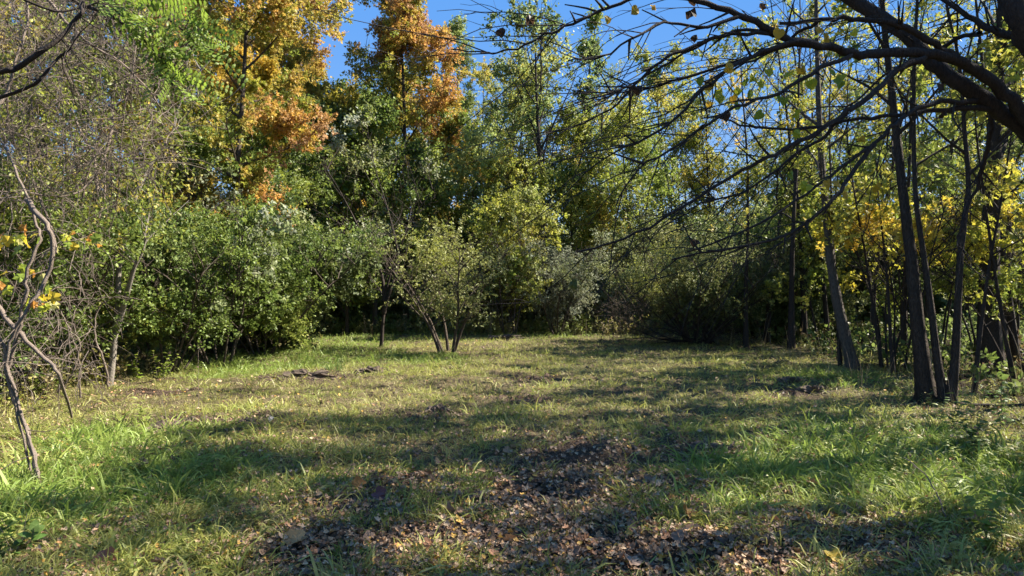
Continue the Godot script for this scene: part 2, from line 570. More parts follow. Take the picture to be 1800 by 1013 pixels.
func build_ground() -> void:
	for q: Vector4 in [Vector4(560, 620, 1.6, 2.6), Vector4(740, 632, 1.0, 1.4), Vector4(900, 588, 4.0, 2.0), Vector4(450, 640, 1.6, 2.0), Vector4(640, 596, 2.0, 2.0), Vector4(1030, 580, 1.6, 1.6), Vector4(300, 850, 0.75, 0.7), Vector4(100, 860, 1.0, 1.2), Vector4(1480, 670, 1.3, 1.1), Vector4(1550, 790, 1.3, 1.5), Vector4(1330, 830, 0.7, 0.8), Vector4(1700, 850, 1.0, 1.2), Vector4(200, 770, 0.9, 0.8), Vector4(1250, 890, 0.4, 0.3)]:
		var p := gp(q.x, q.y)
		lush_spots.append(Vector4(p.x, p.z, q.z, q.w))
	for q: Vector4 in [Vector4(350, 745, 0.9, 0.5), Vector4(1050, 800, 0.55, 0.5), Vector4(950, 870, 0.5, 0.4), Vector4(1130, 850, 0.6, 0.35), Vector4(1250, 790, 0.5, 0.35), Vector4(720, 850, 0.4, 0.35), Vector4(620, 900, 0.35, 0.25), Vector4(820, 960, 0.55, 0.25), Vector4(1000, 960, 0.4, 0.25), Vector4(1150, 970, 0.6, 0.25), Vector4(1350, 990, 0.35, 0.2), Vector4(920, 700, 0.6, 0.45), Vector4(1350, 760, 0.4, 0.4), Vector4(1600, 960, 0.5, 0.25), Vector4(1390, 690, 0.6, 0.5), Vector4(540, 665, 0.9, 0.5), Vector4(960, 666, 0.6, 0.5), Vector4(560, 960, 0.4, 0.25), Vector4(260, 690, 0.8, 0.5), Vector4(700, 730, 0.6, 0.3), Vector4(1480, 830, 0.3, 0.3)]:
		var p := gp(q.x, q.y)
		bare_spots.append(Vector4(p.x, p.z, q.z, q.w))
	var side := 341
	var v := PackedVector3Array()
	var c := PackedColorArray()
	var ix := PackedInt32Array()
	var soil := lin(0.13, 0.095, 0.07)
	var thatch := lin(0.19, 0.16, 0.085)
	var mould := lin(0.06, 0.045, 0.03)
	for j in side:
		for i in side:
			var u := i * 2.0 / (side - 1) - 1.0
			var w := j * 2.0 / (side - 1) - 1.0
			var x := 7.0 * u + 600.0 * pow(u, 9.0)
			var z := -9.0 + 8.0 * w + 600.0 * pow(w, 9.0)
			var bare := clampf(blob(bare_spots, x, z) + nb.get_noise_2d(x * 9.0, z * 9.0) * 0.6, 0.0, 1.0)
			var rough := 0.022 + 0.05 * bare
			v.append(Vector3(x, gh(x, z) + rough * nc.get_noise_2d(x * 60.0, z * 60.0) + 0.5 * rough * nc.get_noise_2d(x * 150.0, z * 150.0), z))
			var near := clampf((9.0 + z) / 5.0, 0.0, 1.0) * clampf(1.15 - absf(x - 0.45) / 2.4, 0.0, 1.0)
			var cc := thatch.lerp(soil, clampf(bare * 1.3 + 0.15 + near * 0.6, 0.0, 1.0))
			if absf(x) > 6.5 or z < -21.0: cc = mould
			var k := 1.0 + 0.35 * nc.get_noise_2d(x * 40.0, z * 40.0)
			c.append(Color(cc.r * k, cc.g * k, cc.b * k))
	for j in side - 1:
		for i in side - 1:
			var a := j * side + i
			ix.append(a); ix.append(a + 1); ix.append(a + side)
			ix.append(a + 1); ix.append(a + side + 1); ix.append(a + side)
	var g := Geo.new()
	g.v = v; g.c = c; g.ix = ix
	var m := StandardMaterial3D.new()
	m.vertex_color_use_as_albedo = true
	m.roughness = 0.95
	m.metallic_specular = 0.2
	m.uv1_triplanar = true
	m.uv1_world_triplanar = true
	m.uv1_scale = Vector3(1.7, 1.7, 1.7)
	m.albedo_texture = noise_tex(0.03, Color(0.55, 0.55, 0.55), Color(1, 1, 1), 5)
	m.heightmap_enabled = true
	m.heightmap_texture = noise_tex(0.045, Color.BLACK, Color.WHITE, 5)
	m.heightmap_scale = 2.5
	var o := part("ground", g.mesh(m), self)
	o.set_meta("kind", "structure")
	tag(o, "uneven clearing floor of brown soil and dry thatch", "ground", "", "structure")

# palettes (linear base colours)
var GREEN := [Color(0.08, 0.12, 0.03), Color(0.13, 0.19, 0.04), Color(0.20, 0.26, 0.05), Color(0.29, 0.33, 0.07)]
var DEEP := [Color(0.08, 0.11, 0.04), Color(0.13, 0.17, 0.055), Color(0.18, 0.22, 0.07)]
var YGREEN := [Color(0.18, 0.22, 0.04), Color(0.30, 0.33, 0.05), Color(0.39, 0.38, 0.075), Color(0.44, 0.36, 0.075)]
var GOLD := [Color(0.25, 0.25, 0.05), Color(0.40, 0.34, 0.05), Color(0.55, 0.38, 0.06), Color(0.55, 0.28, 0.05)]
var ORANGE := [Color(0.30, 0.31, 0.06), Color(0.44, 0.36, 0.07), Color(0.52, 0.30, 0.08), Color(0.42, 0.26, 0.13)]
var BROWN := [Color(0.20, 0.19, 0.05), Color(0.31, 0.25, 0.05), Color(0.38, 0.24, 0.06), Color(0.36, 0.17, 0.05)]
var OLIVE := [Color(0.13, 0.16, 0.06), Color(0.21, 0.24, 0.09), Color(0.29, 0.31, 0.10), Color(0.37, 0.36, 0.10)]
var SILVER := [Color(0.22, 0.25, 0.17), Color(0.31, 0.34, 0.25), Color(0.42, 0.44, 0.33), Color(0.34, 0.37, 0.16)]
var YELLOW := [Color(0.24, 0.27, 0.05), Color(0.42, 0.40, 0.05), Color(0.60, 0.50, 0.06), Color(0.62, 0.42, 0.06)]
var PALE := [Color(0.14, 0.20, 0.08), Color(0.22, 0.29, 0.10), Color(0.32, 0.37, 0.12), Color(0.42, 0.43, 0.12)]

func build_background() -> void:
	tree("sweetgum_tree", "tall golden tree with orange right side rising against the sky left of centre", "tree", gr(708, 25), {h = 13.6, r = 0.14, limbs = 32, t0 = 0.12, reach = 3.0, shape = "cone", subs = 10, per = 9, leaf = "gum", pal = [GREEN[2], YGREEN[1], GOLD[1], GOLD[2]], tip = ORANGE, tipdir = Vector3(0.8, 0.6, 0.3), tipat = 0.32, gap = 0.14, el = 0.5})
	tree("oak_tree", "tall brown and gold tree reaching out of the picture behind the orange tree", "tree", gr(500, 25), {h = 14.8, r = 0.16, limbs = 32, t0 = 0.15, reach = 2.8, subs = 10, per = 9, leaf = "gum2", pal = BROWN, tip = GOLD, tipat = 0.5, gap = 0.1, el = 0.5})
	tree("tulip_tree", "green tree with dark forked trunk and drooping leaves in the middle of the tree line", "tree", gr(962, 23), {h = 9.6, r = 0.17, limbs = 17, t0 = 0.3, reach = 2.3, shape = "oval", subs = 8, per = 6, leaf = "ovate", pal = [GREEN[1], PALE[1], PALE[2], YGREEN[2]], gap = 0.3, el = 1.3, lift = 0.8, bark = "dark"})
	tree("tulip_tree", "slim pointed green tree topping the middle of the tree line", "tree", gr(1005, 28), {h = 11.7, r = 0.12, limbs = 18, t0 = 0.25, reach = 1.7, shape = "spire", subs = 7, per = 6, leaf = "ovate", pal = GREEN, gap = 0.3, el = 1.3, lift = 0.8})
	tree("poplar_tree", "narrow bluish green tree just right of the golden tree", "tree", gr(800, 33), {h = 13.8, r = 0.13, limbs = 18, t0 = 0.2, reach = 1.7, shape = "spire", subs = 7, per = 7, leaf = "ovate2", pal = [DEEP[1], DEEP[2], GREEN[2], PALE[2]], gap = 0.3, el = 0.9})
	tree("poplar_tree", "pale thin leaved tree between the bluish green tree and the middle trees", "tree", gr(880, 34), {h = 12.4, r = 0.12, limbs = 18, t0 = 0.2, reach = 1.8, shape = "spire", subs = 7, per = 6, leaf = "ovate2", pal = PALE, gap = 0.35, el = 0.9})
	tree("maple_tree", "rounded yellow green tree under the open sky right of centre", "tree", gr(1165, 30), {h = 10.6, r = 0.13, limbs = 18, t0 = 0.15, reach = 2.2, subs = 8, per = 8, leaf = "ovate", pal = [GREEN[1], GREEN[3], YGREEN[2], YGREEN[1]], gap = 0.22})
	tree("maple_tree", "low bright yellow green tree in front of the rounded one right of centre", "tree", gr(1120, 23), {h = 6.9, r = 0.1, limbs = 15, t0 = 0.12, reach = 1.9, subs = 8, per = 7, leaf = "ovate2", pal = [GREEN[2], YGREEN[0], YGREEN[1], YGREEN[2]], gap = 0.25})
	tree("hackberry_tree", "dark green tree between the brown tree and the golden tree", "tree", gr(600, 24), {h = 7.4, r = 0.11, limbs = 16, t0 = 0.12, reach = 1.7, subs = 7, per = 7, leaf = "ovate2", pal = [DEEP[1], GREEN[1], GREEN[2]], gap = 0.26})
	tree("hackberry_tree", "green tree with a pale lit patch below the golden tree", "tree", gr(660, 21), {h = 6.3, r = 0.09, limbs = 16, t0 = 0.12, reach = 1.7, subs = 8, per = 8, leaf = "ovate", pal = [GREEN[1], GREEN[2], GREEN[3], SILVER[2]], gap = 0.3})
	tree("hackberry_tree", "leafy green tree below the narrow bluish tree", "tree", gr(800, 24), {h = 7.2, r = 0.1, limbs = 16, t0 = 0.12, reach = 1.8, subs = 7, per = 6, leaf = "ovate", pal = [GREEN[1], GREEN[2], PALE[2], YGREEN[1]], gap = 0.3})
	tree("hackberry_tree", "green and yellow tree half behind the forked dark trunk", "tree", gr(890, 27), {h = 9.4, r = 0.1, limbs = 17, t0 = 0.12, reach = 2.0, subs = 8, per = 7, leaf = "ovate2", pal = [GREEN[1], GREEN[2], YGREEN[1], YGREEN[2]], gap = 0.22})
	# the wood behind, tree by tree
	var spots := [[-60, 24, 12], [40, 28, 14], [130, 22, 12], [200, 30, 14], [280, 25, 12], [350, 32, 15], [420, 36, 15], [545, 36, 12], [650, 38, 11.2], [740, 42, 14], [835, 40, 13], [930, 40, 12], [1045, 38, 11.2], [1100, 34, 9.4], [1200, 36, 10.2], [1260, 26, 8.6], [1320, 34, 12.5], [1380, 26, 9.6], [1440, 30, 13], [1500, 24, 8.5], [1560, 28, 14], [1630, 23.5, 10], [1690, 27, 14], [1750, 22, 10.5], [1830, 24, 14], [1900, 24, 12], [1980, 24, 14]]
	spots = by_depth(spots)
	var kinds := [["ovate", GREEN], ["ovate2", YGREEN], ["gum2", [GREEN[2], YGREEN[1], GOLD[1], GOLD[2]]], ["ovate2", PALE], ["ovate", [GREEN[0], GREEN[1], GREEN[2], YGREEN[1]]]]
	var words := ["green leaved", "yellow green", "golden green star leaved", "pale green", "dark green"]
	for i in spots.size():
		var s: Array = spots[i]
		var k: int = (int(s[0] + 400) / 7) % 5
		var right: bool = s[0] > 1180
		if right and (k == 0 or k == 4): k = 1
		tree("woodland_tree", single(words[k] + " woodland tree", s[0]), "tree", gr(s[0], s[1]), {h = s[2], r = rf(0.08, 0.13), limbs = 14 if right else 17, t0 = 0.3 if right else 0.15, reach = rf(1.7, 2.4), subs = 7, per = 6 if right else 8, leaf = kinds[k][0], pal = kinds[k][1], gap = 0.36 if right else 0.24, el = 0.8, bark = "dark" if right else "bark", lean = Vector3(rf(-0.08, 0.08), 0, 0)}, "trees of the wood around the clearing")
	var infill := [[545, 21.5, 6.2, 0], [610, 20.5, 5.0, 4], [720, 22, 5.6, 0], [760, 27, 8.6, 2], [840, 22.5, 5.8, 3], [905, 22, 5.2, 1], [1010, 24, 7.2, 1], [1060, 24.5, 6.4, 3], [1045, 23, 4.2, 1], [1210, 27, 7.0, 1], [1270, 27, 6.2, 1], [1340, 27, 6.6, 1], [1420, 23, 5.6, 1], [1180, 27, 8.6, 1], [490, 22, 8.5, 4], [560, 30, 11.0, 2], [605, 28, 8.8, 4], [575, 26.5, 8.6, 2], [665, 29, 9.0, 0], [440, 21, 8.5, 2], [655, 30, 9.0, 2], [770, 36, 12.8, 0], [1460, 25, 8.5, 1], [1620, 24, 9.0, 2], [1700, 21.5, 7.5, 1], [1780, 22, 9.0, 2]]
	for q: Array in by_depth(infill):
		var k: int = q[3]
		tree("understorey_tree", single(words[k] + " young tree", q[0]), "tree", gr(q[0], q[1]), {h = q[2], r = 0.06, limbs = 15, t0 = 0.1, reach = rf(1.3, 1.7), subs = 7, per = 6 if q[0] < 1200 else 5, leaf = kinds[k][0], pal = kinds[k][1], gap = 0.22, el = 0.6}, "young trees of the lower tree line")
	var brush := [[530, 22.5, 1.6], [590, 23, 2.0], [640, 22.3, 1.4], [700, 22.8, 1.9], [745, 22.2, 1.5], [815, 23, 2.0], [930, 23, 1.8], [1040, 23.2, 1.9], [1085, 22.4, 1.5]]
	for q: Array in by_depth(brush):
		tree("brush_shrub", single("low grey green brush", q[0]), "shrub", gr(q[0], q[1]), {h = q[2], r = 0.015, stem = "stem", stems = arching_stems(6, q[2], 0.7, 0.16), limbs = 8, t0 = 0.05, reach = 0.7, subs = 5, per = 5, leaf = ["olive", "small"][int(q[0]) % 2], pal = [OLIVE[1], SILVER[0], OLIVE[2], SILVER[2]], gap = 0.3, sides = 4, flare = 0.0}, "low brush at the far edge of the grass")
	var screen := [[1335, 20.5, 4.4], [1395, 18.5, 4.0], [1440, 16.5, 4.6], [1475, 19.0, 5.0], [1535, 17.0, 4.4], [1590, 15.5, 4.8], [1635, 18.5, 5.2], [1690, 15.0, 4.6], [1735, 18.0, 5.4], [1785, 14.0, 4.6], [1550, 22.0, 6.0], [1660, 22.5, 6.4], [1430, 23.0, 6.0]]
	for q: Array in by_depth(screen):
		tree("screen_sapling", single("leafy olive sapling", q[0]), "sapling", gr(q[0], q[1]), {h = q[2], r = 0.03, bark = "dark", lean = Vector3(rf(-0.15, 0.15), 0, 0), wig = 0.07, limbs = 14, t0 = 0.18, reach = 1.3, subs = 6, per = 5, leaf = ["ovate2", "maple", "ovate"][int(q[0]) % 3], pal = [OLIVE[1], GREEN[2], YGREEN[0], YGREEN[1], YGREEN[2]], gap = 0.34}, "leafy saplings in the right hand wood")
	# understorey that closes the view between the trunks
	var under := []
	for i in 44:
		var px := -150.0 + i * 50.0 + rf(-20, 20)
		var d := rf(23, 31) if px > 500 and px < 1250 else (rf(16, 26) if px < 600 else rf(20, 28))
		under.append([px, d])
	under = by_depth(under)
	for i in under.size():
		var px: float = under[i][0]
		var d: float = under[i][1]
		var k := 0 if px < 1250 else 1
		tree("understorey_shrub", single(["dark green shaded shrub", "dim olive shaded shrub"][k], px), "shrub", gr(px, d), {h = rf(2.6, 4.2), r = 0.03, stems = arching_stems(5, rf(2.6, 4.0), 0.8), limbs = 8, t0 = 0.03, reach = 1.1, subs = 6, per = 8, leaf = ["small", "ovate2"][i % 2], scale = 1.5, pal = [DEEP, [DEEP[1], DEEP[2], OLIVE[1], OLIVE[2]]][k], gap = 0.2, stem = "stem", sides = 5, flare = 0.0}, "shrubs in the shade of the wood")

func build_left_side() -> void:
	tree("sweetgum_tree", "large tree with orange star leaves hanging out over the left hedge", "tree", gr(412, 15.2), {h = 11.5, r = 0.1, limbs = 36, t0 = 0.14, reach = 2.2, shape = "oval", subs = 10, per = 10, leaf = "gum", pal = [GREEN[2], YGREEN[1], YGREEN[2], GOLD[2]], tip = ORANGE, tipdir = Vector3(0.95, -0.1, 0.3), tipat = 0.22, gap = 0.08, el = 0.35, lift = -0.1})
	tree("maple_tree", "yellow green leafy tree behind the slender crooked trunk on the left", "tree", gr(270, 14.5), {h = 8.0, r = 0.1, limbs = 20, t0 = 0.15, reach = 2.0, subs = 8, per = 8, leaf = "maple", pal = [GREEN[1], GREEN[3], YGREEN[1], YGREEN[2]], gap = 0.25, el = 0.5})
	tree("maple_tree", "green and gold leafy tree at the far left behind the bare vines", "tree", gr(90, 13), {h = 8.6, r = 0.1, limbs = 20, t0 = 0.12, reach = 2.1, subs = 8, per = 7, leaf = "ovate", pal = [GREEN[1], GREEN[2], YGREEN[1], YGREEN[2]], gap = 0.25, el = 0.5})
	tree("maple_tree", "yellow green tree filling the gap behind the bare thicket at the far left", "tree", gr(0, 11.5), {h = 7.4, r = 0.09, limbs = 20, t0 = 0.12, reach = 1.9, subs = 8, per = 8, leaf = "ovate", pal = YGREEN, gap = 0.2, el = 0.5})
	tree("maple_tree", "tall green tree behind the bare thicket reaching out of the picture", "tree", gr(175, 17.5), {h = 11.0, r = 0.12, limbs = 24, t0 = 0.12, reach = 2.5, subs = 9, per = 9, leaf = "ovate", pal = [GREEN[1], GREEN[2], YGREEN[1], YGREEN[3]], gap = 0.2, el = 0.5})
	tree("maple_tree", "tall gold and green tree left of the orange branches", "tree", gr(300, 19), {h = 12.0, r = 0.12, limbs = 24, t0 = 0.15, reach = 2.5, subs = 9, per = 9, leaf = "gum2", pal = [GREEN[2], YGREEN[1], GOLD[1], GOLD[2]], gap = 0.2, el = 0.5})
	tree("vine_draped_tree", "tree draped in green creeper between the left hedge and the orange tree", "tree", gr(325, 14.4), {h = 4.4, r = 0.09, limbs = 18, t0 = 0.1, reach = 1.6, subs = 8, per = 8, leaf = "ovate", pal = [GREEN[1], GREEN[2], SILVER[1], YGREEN[2]], gap = 0.2, el = 0.4})
	tree("vine_draped_tree", "creeper covered tree with lit green leaves under the orange branches", "tree", gr(470, 17.0), {h = 4.2, r = 0.09, limbs = 18, t0 = 0.1, reach = 1.5, subs = 8, per = 8, leaf = "maple", pal = [GREEN[1], GREEN[2], YGREEN[1], SILVER[2]], gap = 0.2, el = 0.4})
	var shrubs := [[460, 14.6, 3.3, 1.0, "rounded bright green honeysuckle shrub at the end of the left hedge", GREEN], [385, 13.0, 3.1, 0.95, "dense green honeysuckle shrub in the middle of the left hedge", [GREEN[0], GREEN[1], GREEN[2], SILVER[1]]], [290, 12.0, 3.0, 1.0, "dark green shrub just right of the slender crooked trunk", [DEEP[1], DEEP[2], GREEN[1], GREEN[2]]], [130, 11.0, 3.0, 1.0, "green shrub with yellow leaves left of the slender crooked trunk", [DEEP[2], GREEN[1], GREEN[2], YGREEN[2]]], [20, 9.6, 2.9, 0.9, "green shrub at the left edge behind the twisted grey vine", [DEEP[2], GREEN[1], GREEN[2], YGREEN[1]]], [-110, 8.4, 3.0, 0.9, "green shrub beside the near left corner of the clearing", GREEN]]
	for s: Array in shrubs:
		tree("honeysuckle_shrub", s[4], "shrub", gr(s[0], s[1]), {h = s[2], r = 0.025, stems = arching_stems(8, s[2], s[3]), limbs = 11, t0 = 0.1 if s[0] == 460 else 0.27, reach = 0.95, subs = 6, per = 7, leaf = ["small", "ovate2"][int(s[0]) / 5 % 2], pal = s[5], gap = 0.34, stem = "stem", sides = 5, flare = 0.0, lift = -0.1}, "shrubs of the left hedge")
	# slender crooked tree at the hedge
	var b := gp(190, 682)
	var d := -b.z
	tree("slender_tree", "slender crooked grey trunk standing in front of the left hedge", "tree", b, {h = 6.0, r = 0.055, bark = "pale", stems = [traced([Vector3(190, 684, d), Vector3(197, 630, d), Vector3(206, 540, d), Vector3(209, 470, d), Vector3(224, 400, d), Vector3(240, 345, d), Vector3(268, 285, d + 0.2), Vector3(302, 240, d + 0.2), Vector3(315, 190, d + 0.3), Vector3(335, 150, d + 0.3), Vector3(370, 108, d + 0.4)], b), traced([Vector3(203, 580, d), Vector3(222, 520, d - 0.1), Vector3(236, 470, d - 0.2), Vector3(252, 440, d - 0.2), Vector3(256, 405, d - 0.2)], b)], limbs = 7, t0 = 0.5, reach = 1.0, subs = 4, per = 2, leaf = "sparse", pal = YGREEN, gap = 0.5})
	# thick grey vines
	var vines := [["twisted grey vine climbing at the left edge, its foot in the grass", 0.019, [Vector3(70, 860, 5.3), Vector3(56, 800, 5.4), Vector3(44, 760, 5.45), Vector3(20, 690, 5.5), Vector3(17, 637, 5.5), Vector3(35, 571, 5.5), Vector3(43, 523, 5.5), Vector3(50, 471, 5.5), Vector3(70, 423, 5.55), Vector3(62, 388, 5.6), Vector3(45, 340, 5.6), Vector3(20, 280, 5.7), Vector3(-20, 200, 5.8)]],
		["thin grey vine arching from the left edge down to the grass", 0.022, [Vector3(-30, 500, 5.6), Vector3(0, 545, 5.6), Vector3(45, 600, 5.5), Vector3(86, 637, 5.5), Vector3(105, 668, 5.5), Vector3(126, 735, 6.3)]],
		["grey vine with yellow leaves looping beside the twisted vine", 0.02, [Vector3(48, 352, 5.6), Vector3(75, 385, 5.5), Vector3(92, 419, 5.5), Vector3(90, 455, 5.5), Vector3(80, 490, 5.5), Vector3(50, 545, 5.4), Vector3(22, 590, 5.4), Vector3(10, 650, 5.4), Vector3(30, 740, 5.4), Vector3(58, 850, 5.4)]],
		["grey vine leaning in at the lowest left corner of the hedge", 0.02, [Vector3(-60, 480, 5.2), Vector3(-20, 560, 5.3), Vector3(5, 610, 5.4), Vector3(16, 660, 5.4), Vector3(40, 740, 5.4), Vector3(66, 850, 5.3)]],
		["pale vine curving low across the left hedge", 0.016, [Vector3(190, 680, 9.6), Vector3(183, 640, 9.5), Vector3(168, 600, 9.4), Vector3(166, 560, 9.4), Vector3(185, 530, 9.4), Vector3(215, 522, 9.4), Vector3(250, 528, 9.4)]],
		["pale vine sweeping down from the bare thicket to the slender trunk", 0.018, [Vector3(200, 180, 8.5), Vector3(190, 260, 8.3), Vector3(160, 320, 8.2), Vector3(120, 345, 8.0), Vector3(60, 340, 7.8), Vector3(-10, 335, 7.4)]],
		["long vine hanging nearly straight among the bare thicket", 0.013, [Vector3(248, -20, 8.6), Vector3(240, 90, 8.6), Vector3(222, 180, 8.5), Vector3(212, 280, 8.6), Vector3(207, 350, 8.8), Vector3(190, 420, 9.0)]],
		["pale vine slanting down to the right across the bare thicket", 0.016, [Vector3(70, -20, 7.2), Vector3(118, 40, 7.2), Vector3(160, 78, 7.3), Vector3(215, 112, 7.4), Vector3(262, 158, 7.6), Vector3(290, 205, 7.8), Vector3(320, 240, 8.2)]],
		["forked pale vine rising at the upper left edge", 0.018, [Vector3(-10, 190, 6.4), Vector3(18, 160, 6.5), Vector3(28, 110, 6.5), Vector3(50, 45, 6.6), Vector3(52, -20, 6.7)]],
		["thin pale vine hanging in front of the dark left undergrowth", 0.012, [Vector3(140, 700, 8.8), Vector3(138, 640, 8.7), Vector3(128, 600, 8.6), Vector3(112, 560, 8.6), Vector3(96, 530, 8.6), Vector3(70, 470, 8.6)]],
		["low vine sprawling over the left grass edge", 0.013, [Vector3(100, 690, 8.6), Vector3(130, 650, 8.5), Vector3(140, 610, 8.5), Vector3(132, 590, 8.5), Vector3(105, 575, 8.5)]]]
	for q: Array in vines:
		var tr: Array = q[2]
		var last: Vector3 = tr[0]
		var base := pt(last.x, last.y, last.z)
		var o := thing("hanging_vine", q[0], "vine", base, "vines at the left edge")
		var g := Geo.new()
		var path := traced(tr, base, 4)
		for i in path.size():
			path[i] += Vector3(nb.get_noise_3d(i * 9.0, base.x * 50.0, 0), nb.get_noise_3d(0, i * 9.0, base.x * 50.0), 0) * 0.025
		g.tube(path, q[1] * 1.1, q[1] * 0.45, 6, 0.0, 0.12)
		part("stem", g.mesh(M.vine), o)
		var tg := Geo.new()
		for k in 7:
			var t := rf(0.15, 0.95)
			var tw := grow(at_path(path, t), dir_path(path, t).cross(rv()).normalized() + rv() * 0.4, rf(0.25, 0.7), 5, 0.3, Vector3(0, -0.4, 0))
			tg.tube(tw, 0.005, 0.002, 3)
		part("twigs", tg.mesh(M.vine), o).set_meta("kind", "stuff")
		if q[1] == 0.02 and (q[0] as String).begins_with("grey vine with yellow"):
			var lm := []
			for c: Color in [Color(0.42, 0.46, 0.05), Color(0.60, 0.46, 0.05), Color(0.24, 0.32, 0.05), Color(0.50, 0.24, 0.05), Color(0.46, 0.44, 0.16)]:
				var gl := Geo.new()
				leaf_outline(gl, Vector3.ZERO, Vector3.DOWN, Vector3(0, 0, 1), 1.0, LOBED, c, 0.5)
				lm.append(gl.mesh(M.leaf))
			for k in 64:
				var row: Array = [[8, 505, 45], [40, 478, 40], [70, 520, 40], [98, 525, 22], [18, 425, 30], [45, 410, 30], [150, 420, 25], [125, 415, 25]][k % 8]
				var lf := part("leaf", lm[rng.randi() % 5], o)
				lf.position = pt(row[0] + rf(-1, 1) * row[2], row[1] + rf(-18, 14), rf(5.3, 6.3)) - base
				lf.rotation = Vector3(rf(-1.1, 0.6), rf(-0.9, 0.9), rf(-0.9, 0.9))
				lf.scale = Vector3.ONE * rf(0.05, 0.105)
	# tangle of bare twigs
	var tang := thing("bare_thicket", "tangled thicket of grey brown twigs filling the upper left corner", "thicket", gr(60, 8.6))
	for h in 9:
		var hg := Geo.new()
		var from := pt(rf(-100, 230), rf(330, 520), rf(7.0, 9.5)) - tang.position
		hg.tube(grow(from, Vector3(rf(-0.5, 0.5), 1.0, rf(-0.3, 0.3)), rf(2.5, 4.0), 12, 0.25, Vector3(rf(-0.6, 0.9), -0.2, 0)), rf(0.014, 0.024), 0.005, 5)
		part("stem", hg.mesh(M.vine), tang)
	var tg2 := Geo.new()
	for i in 3600:
		var px := -120.0 + 430.0 * pow(rng.randf(), 1.35)
		var py := rf(-60, 370 - maxf(0.0, px) * 0.25)
		if i % 7 == 0:
			px = rf(-60, 170)
			py = rf(340, 660)
		var p := pt(px, py, rf(6.4, 9.6)) - tang.position
		tg2.tube(grow(p, rv() + Vector3(0.1, -0.25, 0), rf(0.2, 0.75), 5, 0.32, Vector3(rf(-0.3, 0.3), -0.6, 0)), rf(0.003, 0.007), 0.002, 3)
	part("twigs", tg2.mesh(M.vine), tang).set_meta("kind", "stuff")
	var cl := Sown.new()
	for i in 900:
		var p := pt(rf(-100, 330), rf(-50, 420), rf(7.4, 10.2)) - tang.position
		var dd := (rv() + Vector3(0, -0.3, 0)).normalized()
		var x := dd.cross(rv()).normalized()
		var sc := rf(0.7, 1.2)
		cl.put(p, x * sc, dd * sc, x.cross(dd) * sc, pick([GREEN[2], YGREEN[0], YGREEN[1], YGREEN[3]], p, 2.0))
	sown("creeper_leaves", cl, S.sparse, tang)
	# locust beside the camera, its fronds and dark branches reach into the upper left corner
	var lb := Vector3(-5.6, gh(-5.6, -4.6), -4.6)
	var lo := thing("locust_tree", "tree at the left with dark bare branches and bright green feathery fronds", "tree", lb)
	var lt := Geo.new()
	var trunk := fine(PackedVector3Array([Vector3(0, -0.1, 0), Vector3(0.15, 1.2, 0), Vector3(0.1, 2.4, 0.1), Vector3(0.35, 3.6, 0), Vector3(0.5, 5.0, -0.2), Vector3(0.6, 6.5, -0.3)]), 3)
	lt.tube(trunk, 0.11, 0.03, 8, 0.4, 0.1)
	part("trunk", lt.mesh(M.dark), lo)
	var lims := [[0.018, [Vector3(-420, 210, 4.6), Vector3(-160, 170, 4.3), Vector3(0, 128, 4.0), Vector3(30, 122, 4.0), Vector3(75, 92, 4.0), Vector3(110, 66, 4.05), Vector3(134, 38, 4.1), Vector3(148, 22, 4.1), Vector3(146, 5, 4.2), Vector3(190, -60, 4.4)]],
		[0.012, [Vector3(-300, 250, 4.6), Vector3(-60, 190, 4.4), Vector3(48, 156, 4.2), Vector3(80, 132, 4.2), Vector3(104, 104, 4.2), Vector3(130, 82, 4.2), Vector3(138, 60, 4.3)]],
		[0.02, [Vector3(-380, 60, 5.0), Vector3(-150, -60, 5.4), Vector3(60, -40, 5.8), Vector3(140, 8, 6.0), Vector3(190, 26, 6.0), Vector3(240, 60, 6.1), Vector3(285, 105, 6.2), Vector3(305, 150, 6.4)]],
		[0.014, [Vector3(-300, -80, 5.0), Vector3(0, -120, 5.6), Vector3(180, -30, 6.0), Vector3(260, 10, 6.2), Vector3(330, 60, 6.4), Vector3(345, 80, 6.4)]],
		[0.01, [Vector3(20, -10, 5.5), Vector3(100, 22, 5.6), Vector3(150, 14, 5.7), Vector3(200, 15, 5.8), Vector3(300, 120, 6.2), Vector3(320, 125, 6.2)]]]
	var fr := Sown.new()
	var ltw := Geo.new()
	for li in lims.size():
		var g := Geo.new()
		var path := traced(lims[li][1], lb, 4)
		g.tube(path, lims[li][0] * 1.2, lims[li][0] * 0.5, 6, 0.0, 0.15)
		part("limb", g.mesh(M.dark), lo)
		for k in 9:
			var t := rf(0.4, 1.0)
			ltw.tube(grow(at_path(path, t), rv() + Vector3(0.3, -0.2, 0), rf(0.2, 0.6), 5, 0.25, Vector3(0, -0.3, 0)), 0.005, 0.002, 3)
		if li >= 2:
			for k in 30:
				var t := rf(0.55, 1.0)
				var dd := (Vector3(0.8, -0.5, rf(-0.4, 0.6)) + rv() * 0.8).normalized()
				var x := dd.cross(rv()).normalized()
				var sc := rf(0.8, 1.3)
				fr.put(at_path(path, t) + rv() * 0.16 + Vector3(0, 0.06, 0), x * sc, dd * sc, x.cross(dd) * sc, pick([Color(0.14, 0.21, 0.03), Color(0.21, 0.29, 0.045), Color(0.30, 0.36, 0.06)], at_path(path, t), 3.0))
	part("twigs", ltw.mesh(M.dark), lo).set_meta("kind", "stuff")
	sown("crown", fr, S.frond, lo)

